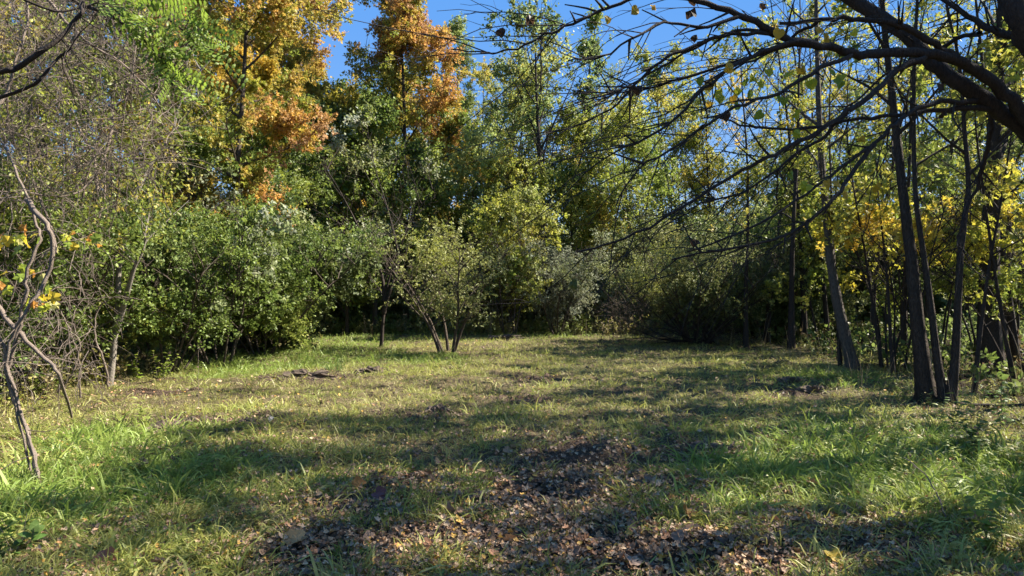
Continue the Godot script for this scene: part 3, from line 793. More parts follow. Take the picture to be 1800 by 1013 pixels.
func build_clearing_plants() -> void:
	var b := gp(670, 612)
	var d := -b.z
	tree("small_tree", "small grey twiggy tree with a single dark trunk standing alone in the grass", "tree", b, {h = 5.0, r = 0.05, bark = "dark", flare = 0.3, stems = [
		traced([Vector3(670, 614, d), Vector3(672, 575, d), Vector3(675, 545, d), Vector3(678, 515, d), Vector3(690, 470, d), Vector3(712, 415, d - 0.2), Vector3(735, 370, d - 0.3), Vector3(770, 320, d - 0.4)], b),
		traced([Vector3(674, 550, d), Vector3(686, 510, d), Vector3(700, 460, d + 0.3), Vector3(690, 400, d + 0.4), Vector3(670, 330, d + 0.5), Vector3(650, 270, d + 0.5)], b),
		traced([Vector3(675, 530, d), Vector3(670, 480, d + 0.1), Vector3(640, 420, d + 0.1), Vector3(605, 350, d), Vector3(570, 290, d)], b)], limbs = 9, t0 = 0.32, reach = 1.3, subs = 10, per = 3, leaf = "sparse", pal = [OLIVE[1], OLIVE[2], SILVER[1], SILVER[2]], gap = 0.5, el = 0.5})
	b = gp(790, 620)
	tree("multi_stem_tree", "small yellow green tree with several thin stems in the tall grass", "tree", b, {h = 3.8, r = 0.042, flare = 0.1, sides = 6, stem = "stem", stems = arching_stems(5, 3.2, 0.62), limbs = 12, t0 = 0.26, reach = 0.95, subs = 7, per = 3, leaf = "olive", scale = 1.15, pal = [OLIVE[0], OLIVE[1], OLIVE[2], YGREEN[1]], gap = 0.36, lift = 0.1})
	tree("yellow_shrub", "shrub with bright yellow green top behind the small multi stem tree", "shrub", gr(893, 20.5), {h = 4.0, r = 0.03, stem = "stem", stems = arching_stems(6, 3.9, 0.45), limbs = 11, t0 = 0.2, reach = 1.0, subs = 6, per = 6, leaf = "ovate2", pal = [GREEN[2], OLIVE[2], YGREEN[1], YGREEN[2]], gap = 0.34, sides = 5, flare = 0.0})
	tree("silver_shrub", "silvery olive shrub with thin dark stems at the far end of the grass", "shrub", gp(980, 588), {h = 3.0, r = 0.03, stem = "stem", stems = arching_stems(7, 2.9, 0.7), limbs = 10, t0 = 0.22, reach = 0.95, subs = 6, per = 7, leaf = "olive", pal = [OLIVE[1], SILVER[0], SILVER[1], OLIVE[2]], gap = 0.34, sides = 5, flare = 0.0})
	tree("silver_shrub", "pale silvery shrub behind the stems of the multi stem tree", "shrub", gr(865, 22), {h = 2.6, r = 0.03, stem = "stem", stems = arching_stems(6, 2.4, 0.8), limbs = 9, t0 = 0.1, reach = 0.9, subs = 6, per = 7, leaf = "olive", pal = SILVER, gap = 0.2, sides = 5, flare = 0.0})
	var os := gp(1225, 606)
	var big := tree("olive_shrub", "wide olive green shrub with dead branches sprawling at its foot", "shrub", os, {h = 3.0, r = 0.035, stem = "stem", stems = arching_stems(14, 2.9, 1.45), limbs = 12, t0 = 0.2, reach = 1.15, subs = 7, per = 6, leaf = "olive", pal = [OLIVE[0], OLIVE[1], OLIVE[2], YGREEN[1]], gap = 0.36, sides = 5, flare = 0.0})
	for i in 16:
		var g := Geo.new()
		g.tube(grow(Vector3(rf(-0.4, 0.4), 0.05, rf(-0.2, 0.4)), Vector3(rf(-1.0, 0.35), rf(0.05, 0.45), rf(-0.1, 0.4)), rf(1.0, 2.2), 7, 0.17, Vector3(0, -0.05, 0.1)), rf(0.014, 0.03), 0.006, 5)
		part("dead_branch", g.mesh(M.dark), big)
	var bt := Geo.new()
	for i in 700:
		bt.tube(grow(Vector3(rf(-2.2, 1.0), rf(0.1, 1.1), rf(-0.5, 0.7)), rv() + Vector3(-0.3, 0.3, 0), rf(0.3, 0.9), 4, 0.22, Vector3.ZERO), 0.006, 0.002, 3)
	part("dead_twigs", bt.mesh(M.bark), big).set_meta("kind", "stuff")
	tree("olive_shrub", "olive shrub between the silvery shrub and the wide one with dead branches", "shrub", gr(1140, 22.8), {h = 3.2, r = 0.03, stem = "stem", stems = arching_stems(8, 3.4, 0.7), limbs = 10, t0 = 0.12, reach = 1.0, subs = 6, per = 7, leaf = "olive", pal = OLIVE, gap = 0.2, sides = 5, flare = 0.0})
	tree("olive_shrub", "dim green shrub right of the wide olive shrub behind the slim straight trunk", "shrub", gr(1370, 19), {h = 3.6, r = 0.03, stem = "stem", stems = arching_stems(9, 3.4, 0.9), limbs = 10, t0 = 0.1, reach = 1.1, subs = 6, per = 6, leaf = "small", scale = 1.2, pal = [DEEP[1], DEEP[2], GREEN[1], SILVER[1]], gap = 0.2, sides = 5, flare = 0.0})

func build_right_side() -> void:
	var b := gp(1312, 612)
	tree("slim_tree", "slim straight dark trunk right of the wide olive shrub", "tree", b, {h = 7.6, r = 0.06, bark = "dark", wig = 0.03, limbs = 13, t0 = 0.35, reach = 1.3, subs = 6, per = 4, leaf = "ovate2", pal = YGREEN, gap = 0.4})
	b = gp(1500, 650)
	var d := -b.z
	tree("leaning_tree", "grey trunk leaning left out of the bright grass", "tree", b, {h = 9.0, r = 0.125, bark = "grey", flare = 0.3, stems = [traced([Vector3(1502, 654, d), Vector3(1490, 610, d), Vector3(1474, 540, d), Vector3(1462, 470, d), Vector3(1452, 380, d), Vector3(1443, 280, d), Vector3(1437, 160, d), Vector3(1433, 20, d), Vector3(1430, -120, d), Vector3(1440, -260, d)], b)], limbs = 14, t0 = 0.4, reach = 1.6, subs = 6, per = 4, leaf = "maple", pal = [YGREEN[0], YGREEN[1], YGREEN[2], YELLOW[1]], gap = 0.45})
	var names := ["thick dark trunk with rough bark, first of the group of three on the right", "thin dark trunk in the middle of the group of three on the right", "slim dark trunk with bulging curve, last of the group of three on the right"]
	var paths := [[Vector3(1632, 712, 9.0), Vector3(1622, 640, 9.0), Vector3(1612, 560, 9.0), Vector3(1603, 460, 9.0), Vector3(1592, 380, 9.05), Vector3(1577, 260, 9.1), Vector3(1562, 130, 9.1), Vector3(1548, 0, 9.1), Vector3(1540, -180, 9.2), Vector3(1530, -380, 9.2)],
		[Vector3(1664, 716, 8.8), Vector3(1650, 640, 8.85), Vector3(1637, 540, 8.9), Vector3(1622, 440, 8.9), Vector3(1608, 330, 8.9), Vector3(1605, 150, 8.9), Vector3(1610, 0, 8.9), Vector3(1622, -180, 9.0), Vector3(1640, -360, 9.0)],
		[Vector3(1672, 718, 8.7), Vector3(1680, 640, 8.75), Vector3(1684, 540, 8.7), Vector3(1690, 420, 8.7), Vector3(1702, 330, 8.75), Vector3(1694, 230, 8.8), Vector3(1684, 110, 8.8), Vector3(1660, 0, 8.9), Vector3(1640, -180, 8.9)]]
	for i in 3:
		var a: Vector3 = paths[i][0]
		b = gr(a.x, a.z)
		tree("dark_trunk_tree", names[i], "tree", b, {h = 7.5, r = [0.115, 0.058, 0.062][i], bark = "furrow", sides = 12, flare = 0.75, stems = [traced(paths[i], b)], limbs = 12, t0 = 0.5, reach = 1.7, subs = 6, per = 4, leaf = "maple", pal = [GREEN[2], YGREEN[1], YGREEN[2], YELLOW[1]], gap = 0.45, el = 0.6}, "group of three trunks at the right edge of the grass")
	tree("broad_trunk_tree", "short broad trunk in the shade near the right edge", "tree", gp(1740, 662), {h = 9.0, r = 0.2, bark = "dark", flare = 0.25, limbs = 14, t0 = 0.3, reach = 2.0, subs = 6, per = 5, leaf = "maple", pal = YGREEN, gap = 0.35})
	var thin := [[1552, 652, 4.5, -0.14, "thin bent sapling between the leaning trunk and the group of three"], [1572, 660, 4.0, -0.05, "thin upright sapling close behind the thick dark trunk"], [1478, 648, 6.0, -0.03, "dark thin trunk just left of the leaning grey trunk"], [1712, 690, 4.5, 0.1, "thin sapling right of the group of three trunks"], [1790, 690, 5.0, -0.2, "thin sapling leaning in from the right edge"]]
	for s: Array in thin:
		tree("sapling", s[4], "sapling", gp(s[0], s[1]), {h = s[2], r = 0.035, bark = "dark", lean = Vector3(s[3], 0, 0), limbs = 9, t0 = 0.35, reach = 0.9, subs = 5, per = 3, leaf = "maple", pal = [YGREEN[1], YGREEN[2], YELLOW[1]], gap = 0.4}, "saplings under the right hand trees")
	var slim := [[1348, 18.0, 8.5, 0.02], [1392, 16.0, 9.0, -0.03], [1415, 17.0, 9.0, 0.03], [1455, 17.0, 9.0, 0.0], [1530, 15.0, 9.0, 0.03], [1562, 18.5, 10.0, -0.04], [1590, 13.5, 9.0, 0.02], [1625, 16.5, 10.0, 0.03], [1722, 17.0, 10.0, 0.02], [1765, 15.0, 10.0, 0.05], [1790, 12.0, 9.0, -0.06], [1500, 21.0, 10.0, -0.02], [1680, 20.0, 10.5, 0.03]]
	for s: Array in by_depth(slim):
		tree("slim_tree", single("slim dark stem with scattered leaves", s[0]), "tree", gr(s[0], s[1]), {h = s[2], r = rf(0.045, 0.08), bark = "dark", lean = Vector3(s[3], 0, 0), wig = 0.05, limbs = 11, t0 = 0.3, reach = 1.3, subs = 6, per = 3, leaf = ["ovate2", "maple"][int(s[0]) % 2], pal = [OLIVE[1], GREEN[2], YGREEN[1], YELLOW[2]], gap = 0.42}, "slim stems in the right hand wood")
	var yel := [[1570, 12.2, 2.9, "yellow leaved shrub glowing behind the group of three trunks"], [1650, 13.0, 3.0, "yellow leaved shrub between the three trunks and the broad trunk"], [1740, 12.6, 3.1, "golden shrub hanging over the broad shaded trunk"], [1820, 10.6, 3.0, "yellow shrub at the right edge of the picture"]]
	for s: Array in yel:
		tree("yellow_leaved_shrub", s[3], "shrub", gr(s[0], s[1]), {h = s[2], r = 0.025, bark = "dark", stem = "stem", stems = arching_stems(5, s[2], 0.5), limbs = 9, t0 = 0.42, reach = 1.0, subs = 6, per = 5, leaf = "maple", pal = [GREEN[2], YGREEN[1], YELLOW[1], YELLOW[2], YELLOW[3]], gap = 0.5, sides = 5, flare = 0.0, lift = -0.1}, "yellow shrubs under the right hand trees")
	# trees beyond the right edge of the frame, which shade the foreground
	var shade := [[7.0, -7.3, 10.0], [8.4, -6.0, 11.0], [8.0, -8.9, 11.5], [9.8, -10.6, 12.5], [9.8, -7.6, 12.5], [8.6, -4.4, 11.0], [11.5, -9.0, 13.5], [11.5, -5.5, 13.5], [12.0, -13.0, 12.5], [13.0, -16.5, 12.5], [12.0, -1.0, 12.0], [8.5, -1.5, 10.5], [7.6, -5.0, 10.5], [10.2, -6.4, 13.0]]
	for s: Array in shade:
		tree("edge_tree", single("yellow green woodland edge tree", 900.0 + s[0] / maxf(1.0, -s[1]) * F), "tree", Vector3(s[0], gh(s[0], s[1]), s[1]), {h = s[2], r = 0.13, limbs = 18, t0 = 0.36, reach = 2.3, subs = 8, per = 8, leaf = "ovate", pal = YGREEN, gap = 0.385}, "trees beyond the right edge")

func build_wood_behind() -> void:      # the wood goes on behind the camera
	for s: Array in [[-9.0, -2.0, 10.0], [-8.0, 3.0, 11.5], [-4.5, 5.5, 12.0], [-1.0, 7.0, 12.0], [2.5, 5.5, 12.0], [5.5, 7.5, 12.0], [-11.5, 6.5, 12.0], [-6.0, 10.5, 13.0], [1.0, 11.0, 13.0]]:
		tree("edge_tree", "leafy green tree of the wood behind the camera", "tree", Vector3(s[0], gh(s[0], s[1]), s[1]), {h = s[2], r = 0.13, limbs = 18, t0 = 0.15, reach = 2.4, subs = 7, per = 7, leaf = "ovate", scale = 1.3, pal = YGREEN, gap = 0.25}, "trees behind the camera")

func build_redbud() -> void:
	var base := Vector3(4.3, gh(4.3, -4.2), -4.2)
	var o := thing("redbud_tree", "dark tree whose bare branches arch in from the right with few heart shaped leaves", "tree", base)
	var g := Geo.new()
	g.tube(fine(PackedVector3Array([Vector3(0.25, -0.1, 0.1), Vector3(0.1, 0.8, 0), Vector3(-0.25, 1.6, 0.05), Vector3(-0.75, 2.35, 0.15), pt(1830, 262, 4.0) - base]), 4), 0.12, 0.065, 10, 0.4, 0.1)
	part("trunk", g.mesh(M.dark), o)
	var big := [
		[0.05, 0.036, [Vector3(1860, 300, 4.05), Vector3(1800, 228, 4.0), Vector3(1740, 185, 4.0), Vector3(1680, 145, 4.0), Vector3(1625, 98, 4.05), Vector3(1570, 48, 4.1), Vector3(1490, -5, 4.2), Vector3(1390, -80, 4.3), Vector3(1250, -180, 4.4)]],
		[0.04, 0.011, [Vector3(1840, 262, 3.9), Vector3(1790, 190, 3.9), Vector3(1740, 145, 3.9), Vector3(1690, 112, 3.85), Vector3(1640, 96, 3.8), Vector3(1570, 94, 3.75), Vector3(1510, 97, 3.7), Vector3(1455, 86, 3.65), Vector3(1390, 72, 3.6), Vector3(1325, 42, 3.6), Vector3(1260, 14, 3.6), Vector3(1190, -4, 3.6), Vector3(1110, -30, 3.6)]],
		[0.075, 0.05, [Vector3(1850, 285, 4.05), Vector3(1872, 215, 3.85), Vector3(1855, 150, 3.7), Vector3(1815, 80, 3.6), Vector3(1775, 10, 3.6), Vector3(1740, -70, 3.7), Vector3(1690, -200, 3.8)]],
		[0.023, 0.01, [Vector3(1680, 105, 3.85), Vector3(1640, 78, 3.8), Vector3(1590, 52, 3.8), Vector3(1540, 40, 3.8), Vector3(1480, 34, 3.8), Vector3(1430, 38, 3.8), Vector3(1370, 42, 3.9)]],
		[0.028, 0.008, [Vector3(1800, 75, 3.7), Vector3(1755, 58, 3.8), Vector3(1710, 38, 3.9), Vector3(1660, 5, 4.0), Vector3(1600, -40, 4.1)]],
		[0.019, 0.005, [Vector3(1742, 192, 4.0), Vector3(1690, 192, 3.95), Vector3(1640, 196, 3.9), Vector3(1580, 204, 3.85), Vector3(1514, 209, 3.8), Vector3(1443, 224, 3.75), Vector3(1337, 226, 3.7), Vector3(1274, 210, 3.7)]],
		[0.018, 0.004, [Vector3(1720, 178, 4.0), Vector3(1680, 180, 3.9), Vector3(1641, 182, 3.85), Vector3(1601, 197, 3.8), Vector3(1566, 225, 3.7), Vector3(1530, 257, 3.65), Vector3(1455, 312, 3.6), Vector3(1376, 367, 3.5), Vector3(1300, 412, 3.45), Vector3(1210, 440, 3.4)]],
		[0.02, 0.004, [Vector3(1640, 100, 3.85), Vector3(1605, 108, 3.75), Vector3(1574, 126, 3.7), Vector3(1526, 170, 3.6), Vector3(1487, 197, 3.55), Vector3(1440, 229, 3.5), Vector3(1376, 264, 3.45), Vector3(1321, 292, 3.4), Vector3(1250, 332, 3.4), Vector3(1143, 399, 3.3), Vector3(1060, 432, 3.3), Vector3(1010, 440, 3.3)]],
		[0.015, 0.004, [Vector3(1534, 255, 3.65), Vector3(1495, 308, 3.6), Vector3(1455, 363, 3.5), Vector3(1396, 405, 3.5), Vector3(1300, 436, 3.4), Vector3(1180, 456, 3.4)]],
		[0.012, 0.003, [Vector3(1230, 4, 3.6), Vector3(1180, -14, 3.6), Vector3(1104, 0, 3.5), Vector3(1053, 24, 3.5), Vector3(993, 49, 3.4), Vector3(946, 69, 3.4), Vector3(895, 91, 3.4), Vector3(855, 97, 3.4), Vector3(792, 87, 3.4)]],
		[0.013, 0.003, [Vector3(1420, 78, 3.65), Vector3(1330, 60, 3.6), Vector3(1270, 66, 3.6), Vector3(1199, 89, 3.5), Vector3(1151, 118, 3.5), Vector3(1116, 150, 3.5), Vector3(1072, 193, 3.5), Vector3(1013, 224, 3.5), Vector3(960, 236, 3.5)]],
		[0.014, 0.003, [Vector3(1440, 82, 3.65), Vector3(1376, 84, 3.7), Vector3(1278, 114, 3.8), Vector3(1179, 146, 3.8), Vector3(1100, 162, 3.8), Vector3(1020, 160, 3.8)]],
		[0.014, 0.003, [Vector3(1400, 74, 3.6), Vector3(1337, 92, 3.5), Vector3(1285, 122, 3.4), Vector3(1238, 158, 3.4), Vector3(1159, 229, 3.3), Vector3(1100, 262, 3.3), Vector3(1030, 300, 3.3)]],
		[0.012, 0.003, [Vector3(1360, 60, 3.6), Vector3(1290, 56, 3.8), Vector3(1199, 98, 3.9), Vector3(1100, 156, 4.0), Vector3(1040, 190, 4.0)]],
		[0.013, 0.003, [Vector3(1500, 96, 3.7), Vector3(1440, 120, 3.5), Vector3(1370, 165, 3.4), Vector3(1290, 190, 3.3), Vector3(1200, 250, 3.2), Vector3(1120, 300, 3.2), Vector3(1080, 360, 3.2)]],
		[0.011, 0.003, [Vector3(1440, 36, 3.8), Vector3(1400, 60, 3.9), Vector3(1340, 100, 4.0), Vector3(1270, 130, 4.1), Vector3(1190, 190, 4.2), Vector3(1110, 220, 4.2)]],
		[0.011, 0.003, [Vector3(1487, 197, 3.55), Vector3(1440, 245, 3.6), Vector3(1400, 270, 3.6), Vector3(1320, 330, 3.6), Vector3(1230, 360, 3.6), Vector3(1150, 410, 3.6)]],
		[0.011, 0.003, [Vector3(1300, 30, 3.6), Vector3(1240, 50, 3.5), Vector3(1180, 40, 3.5), Vector3(1120, 62, 3.4), Vector3(1060, 100, 3.4), Vector3(1000, 108, 3.4)]],
		[0.016, 0.004, [Vector3(1720, 60, 3.9), Vector3(1680, 70, 4.1), Vector3(1620, 110, 4.3), Vector3(1560, 130, 4.4), Vector3(1500, 180, 4.5), Vector3(1440, 190, 4.5)]],
		[0.018, 0.004, [Vector3(1740, 200, 4.1), Vector3(1735, 260, 4.2), Vector3(1715, 330, 4.3), Vector3(1690, 400, 4.3), Vector3(1680, 440, 4.3)]]]
	var tw := Geo.new()
	for i in big.size():
		var lg := Geo.new()
		var path := traced(big[i][2], base, 4)
		for k in path.size():
			path[k] += Vector3(nb.get_noise_3d(k * 8.0, i * 31.0, 0), nb.get_noise_3d(i * 31.0, k * 8.0, 5), nb.get_noise_3d(i * 31.0, 3, k * 8.0)) * 0.018
		lg.tube(path, big[i][0], big[i][1], 9 if big[i][0] > 0.03 else 6, 0.0, 0.17)
		for k in 7:
			var st := rf(0.1, 0.9)
			var sd := dir_path(path, st).cross(rv()).normalized()
			lg.tube(grow(at_path(path, st), sd + dir_path(path, st) * 0.6, rf(0.06, 0.2), 3, 0.15, Vector3.ZERO), rf(0.004, 0.009), 0.003, 5)
		part("limb", lg.mesh(M.dark), o)
		if i in [2]: continue
		for k in (10 if big[i][0] < 0.03 else 7):
			var t := rf(0.3, 1.0)
			var sub := grow(at_path(path, t), dir_path(path, t) * 0.8 + rv() * 0.7 + Vector3(-0.3, -0.15, 0), rf(0.25, 0.9), 6, 0.16, Vector3(-0.2, -0.35, 0))
			tw.tube(sub, 0.0038, 0.0014, 3)
			for m in 2:
				var u := rf(0.3, 0.95)
				tw.tube(grow(at_path(sub, u), dir_path(sub, u) + rv() * 0.8, rf(0.1, 0.35), 4, 0.2, Vector3(0, -0.2, 0)), 0.0022, 0.001, 3)
	part("twigs", tw.mesh(M.dark), o).set_meta("kind", "stuff")
	# heart leaves that still hang on: [px, py, depth, size, tone]
	var tones := [Color(0.40, 0.42, 0.03), Color(0.50, 0.32, 0.03), Color(0.20, 0.28, 0.03), Color(0.05, 0.028, 0.018), Color(0.10, 0.12, 0.03)]
	var meshes := []
	for t: Color in tones:
		var row := []
		for k in 3:
			var hg := Geo.new()
			leaf_outline(hg, Vector3.ZERO, Vector3.DOWN, Vector3(0, 0, 1), 1.0, HEART, t, [0.3, 0.8, 1.3][k] if t.r > 0.06 else 1.8)
			hg.tri(Vector3(-0.02, 0, 0), Vector3(0.02, 0, 0), Vector3(0.15, 0.75, 0.1), Color(0.2, 0.15, 0.06))
			row.append(hg.mesh(M.leaf))
		meshes.append(row)
	var spots := [[1265, 176, 0], [1262, 166, 0], [1275, 125, 1], [1240, 158, 1], [1333, 152, 0], [1327, 142, 0], [1310, 148, 2], [1388, 136, 0], [1405, 128, 1], [1378, 180, 2], [1372, 178, 2], [1405, 205, 0], [1320, 168, 2], [1285, 178, 1], [1248, 188, 1], [1298, 190, 2], [1497, 63, 0], [1447, 68, 1], [1478, 140, 0], [1440, 58, 1], [1475, 150, 2], [1500, 215, 0], [1403, 236, 2], [1395, 240, 0], [1340, 206, 2], [1467, 326, 1], [1493, 354, 0], [1482, 346, 1], [1453, 325, 1], [1547, 331, 1], [1272, 207, 3], [1216, 4, 3], [1211, 30, 3], [1219, 72, 3], [1340, 16, 3], [1224, 430, 3], [878, 61, 3], [935, 40, 3], [1003, 503, 4], [1120, 160, 3], [1070, 39, 1], [1147, 20, 1], [1120, 24, 1], [1660, 205, 3], [1655, 160, 3], [1460, 130, 2], [1350, 130, 0], [1425, 150, 0], [1230, 145, 2], [1300, 165, 0], [1510, 250, 1], [1560, 195, 1], [1390, 310, 2], [1420, 330, 0], [1370, 60, 1]]
	for i in spots.size():
		var s: Array = spots[i]
		var leafn := part("leaf", meshes[s[2]][i % 3], o)
		var size: float = rf(0.038, 0.062) if s[2] < 3 else rf(0.035, 0.055)
		leafn.position = pt(s[0], s[1] - 8, rf(3.3, 3.8)) - base
		leafn.rotation = Vector3(rf(-0.7, 0.7), rf(-0.9, 0.9), rf(-0.9, 0.9))
		leafn.scale = Vector3.ONE * size

func grass_tone(x: float, z: float, lush: float, dry: float) -> Color:
	var c: Color = Color(0.32, 0.34, 0.08).lerp(Color(0.225, 0.315, 0.06), clampf(lush * 1.4 + rf(-0.3, 0.3), 0, 1))
	c = c.lerp(Color(0.42, 0.37, 0.15), clampf(dry * 0.6 + rf(-0.3, 0.25), 0, 0.8))
	var k := rf(0.75, 1.25)
	return Color(c.r * k, c.g * k, c.b * k)

func stuff(called: String, label: String, category: String, s: Sown, me: Mesh) -> void:
	tag(sown(numbered(called), s, me, self), label, category, "", "stuff")

func build_grass() -> void:
	var short := Sown.new()
	var short2 := Sown.new()
	var tall := Sown.new()
	var straw := Sown.new()
	var weeds := Sown.new()
	var stalks := Sown.new()
	for i in 120000:
		var py := 572.0 + 500.0 * pow(rng.randf(), 1.15) if i % 4 else 573.0 + 90.0 * rng.randf()
		var px := rf(-350, 2150)
		var d := EYE * F / (py - 495.0)
		if d > 24.0: continue
		var x := (px - 900.0) / F * d
		var z := -d
		if x < -7.6 or x > 9.0: continue
		var y := gh(x, z)
		var lush := clampf(blob(lush_spots, x, z) + na.get_noise_2d(x * 9.0, z * 9.0) * 0.4, 0.0, 1.0)
		var bare := clampf(blob(bare_spots, x, z) + nb.get_noise_2d(x * 9.0, z * 9.0) * 0.6, 0.0, 1.0)
		var dry := clampf(0.45 + nc.get_noise_2d(x * 6.0, z * 6.0) * 0.8 + nb.get_noise_2d(x * 25.0, z * 25.0) * 0.7 - lush * 1.1, 0.0, 1.0)
		var near := clampf((9.0 - d) / 5.0, 0.0, 1.0) * clampf(1.15 - absf(x - 0.45) / 2.4, 0.0, 1.0)
		var keep := 0.95 - clampf(nc.get_noise_2d(x * 22.0, z * 22.0) * 1.2, 0.0, 0.7) - bare * 0.74 - near * 0.6 + lush * 0.4
		var wood := clampf((x - 5.0) / 2.0, 0.0, 1.0)
		if rng.randf() > keep - wood * 0.35: continue
		var a := rf(0, TAU)
		var tilt := Vector3(rf(-0.2, 0.2), 1.0, rf(-0.2, 0.2))
		var tuss := nb.get_noise_2d(x * 38.0 + 500.0, z * 38.0) + nc.get_noise_2d(x * 90.0, z * 90.0) * 0.6
		var sc := (1.0 + clampf(tuss * 1.7, -0.5, 1.1)) * (rf(0.3, 0.75) + 0.6 * pow(rng.randf(), 4.0)) * (1.0 + lush * 0.35)
		var ax := Vector3(cos(a), 0, sin(a)) * sc
		var az := Vector3(-sin(a), 0, cos(a)) * sc
		var p := Vector3(x, y, z)
		if tuss < -0.15 and rng.randf() < 0.65 and lush < 0.7: continue
		var pickk := rng.randf()
		if pickk < 0.02 + lush * lush * 0.07 + wood * 0.05:
			var ts := minf(1.0, 0.95 / sc)
			tall.put(p, ax * ts, tilt * sc * ts * rf(0.4, 1.0), az * ts, grass_tone(x, z, lush, dry * 0.6))
		elif pickk > 0.85 - dry * 0.3:
			straw.put(p, ax, tilt * sc, az, Color(0.48, 0.40, 0.22) * rf(0.5, 1.1))
		elif pickk > 0.5:
			short.put(p, ax, tilt * sc, az, grass_tone(x, z, lush, dry))
		else:
			short2.put(p, ax, tilt * sc, az, grass_tone(x, z, lush, dry))
		if rng.randf() < 0.012 + wood * 0.08 + clampf((x - 2.5) / 3.0, 0.0, 1.0) * 0.03 + lush * 0.004:
			var ws := rf(0.3, 0.7)
			weeds.put(p, ax * ws, tilt * sc * ws, az * ws, Color(0.18, 0.25, 0.05).lerp(Color(0.32, 0.28, 0.08), rng.randf()) * rf(0.6, 1.4))
		if (x < -5.9 or d > 19.5 or x > 5.0) and rng.randf() < 0.045:
			stalks.put(p, ax, tilt * sc, az, Color(0.34, 0.27, 0.16) * rf(0.5, 1.1))
	var cover := Sown.new()
	for i in 16000:
		var x := rf(-24, 24)
		var z := -rf(4, 34)
		if x > -6.9 and x < 6.8 and z > -21.5: continue
		var dd := (Vector3(0, rf(0.2, 1.0), 0) + rv()).normalized()
		var ax := dd.cross(rv()).normalized()
		var sc := rf(0.8, 1.5)
		cover.put(Vector3(x, gh(x, z) + rf(0.0, 0.25), z), ax * sc, dd * sc, ax.cross(dd) * sc, pick([DEEP[1], DEEP[2], GREEN[1], Color(0.14, 0.09, 0.05)], Vector3(x, 0, z), 0.0))
	var verge := Sown.new()
	for i in 3000:
		var far: bool = i % 3 != 0
		var x := rf(-6.6, 5.5) if far else rf(-7.4, -6.2)
		var z := rf(-22.6, -20.3) if far else rf(-20, -7.5)
		if nc.get_noise_2d(x * 20.0, z * 20.0) < -0.1: continue
		var dd := (Vector3.UP + rv() * 0.45).normalized()
		var ax := dd.cross(rv()).normalized()
		var sc := rf(0.6, 1.7)
		verge.put(Vector3(x, gh(x, z), z), ax * sc, dd * sc, ax.cross(dd) * sc, pick([OLIVE[1], GREEN[2], Color(0.36, 0.30, 0.16), YGREEN[1], Color(0.30, 0.22, 0.13)], Vector3(x, 0, z), 0.0))
	stuff("verge_weeds", "knee high weeds and dry stems along the edge of the wood", "weeds", verge, S.olive)
	stuff("ground_cover", "low leafy ground cover under the trees around the clearing", "ground cover", cover, S.ovate2)
	stuff("short_grass", "short yellowish green grass covering the clearing", "grass", short, S.clump)
	stuff("short_grass", "short fine grass mixed over the clearing", "grass", short2, S.clump2)
	stuff("tall_grass", "longer green grass growing in tufts and along the edges", "grass", tall, S.tall)
	stuff("dry_grass", "flattened straw coloured dry grass between the green blades", "grass", straw, S.straw)
	stuff("low_weeds", "small leafy weeds growing low under the right hand trees", "weeds", weeds, S.weed)
	stuff("dry_stalks", "thin dry stalks standing along the edges of the clearing", "stalks", stalks, S.stalk)

func tuft(label: String, at: Vector3, height: float, blades: int, col: Color) -> void:
	var o := thing("grass_tuft", label, "grass tuft", at, "large grass tufts")
	var mat: StandardMaterial3D = M.grass.duplicate()
	mat.albedo_color = col.linear_to_srgb()
	part("blades", clump(blades, height, height * 0.45, 0.0032, 1.0, mat), o).set_meta("kind", "stuff")

func clod(label: String, at: Vector3, size: Vector3) -> void:
	var g := Geo.new()
	var rows := 12
	var cols := 22
	var sd := at.x * 10.0 + at.z
	for j in rows + 1:
		for i in cols:
			var th := PI * 0.62 * j / rows
			var ph := TAU * i / cols
			var dd := Vector3(sin(th) * cos(ph), cos(th), sin(th) * sin(ph))
			var k := 1.0 + 0.55 * nc.get_noise_3d(dd.x * 14.0 + sd, dd.y * 14.0, dd.z * 14.0) + 0.4 * nb.get_noise_3d(dd.x * 40.0 + sd, dd.y * 40.0, dd.z * 40.0)
			g.v.append(dd * size * k)
	for j in rows:
		for i in cols:
			var a := j * cols + i
			var b := j * cols + (i + 1) % cols
			g.ix.append(a); g.ix.append(b); g.ix.append(a + cols)
			g.ix.append(b); g.ix.append(b + cols); g.ix.append(a + cols)
	var o := thing("soil_clod", label, "soil clod", at - Vector3(0, size.y * 0.25, 0), "clods of turned soil")
	for k in 26:
		var crumb := Vector3(rf(-1.0, 1.0), 0, rf(-1.0, 1.0)) * size * 1.9
		var cs := size.y * rf(0.08, 0.3)
		for q in 8:
			var cn := Vector3(1 if q & 1 else -1, 1 if q & 2 else -1, 1 if q & 4 else -1)
			var b0 := g.v.size()
			var mid := crumb + Vector3(0, size.y * 0.3, 0)
			g.v.append(mid + Vector3(cn.x, 0, 0) * cs * rf(0.7, 1.4)); g.v.append(mid + Vector3(0, cn.y, 0) * cs * rf(0.6, 1.0)); g.v.append(mid + Vector3(0, 0, cn.z) * cs * rf(0.7, 1.4))
			g.ix.append(b0); g.ix.append(b0 + 1); g.ix.append(b0 + 2)
	part("earth", g.mesh(M.earth), o)

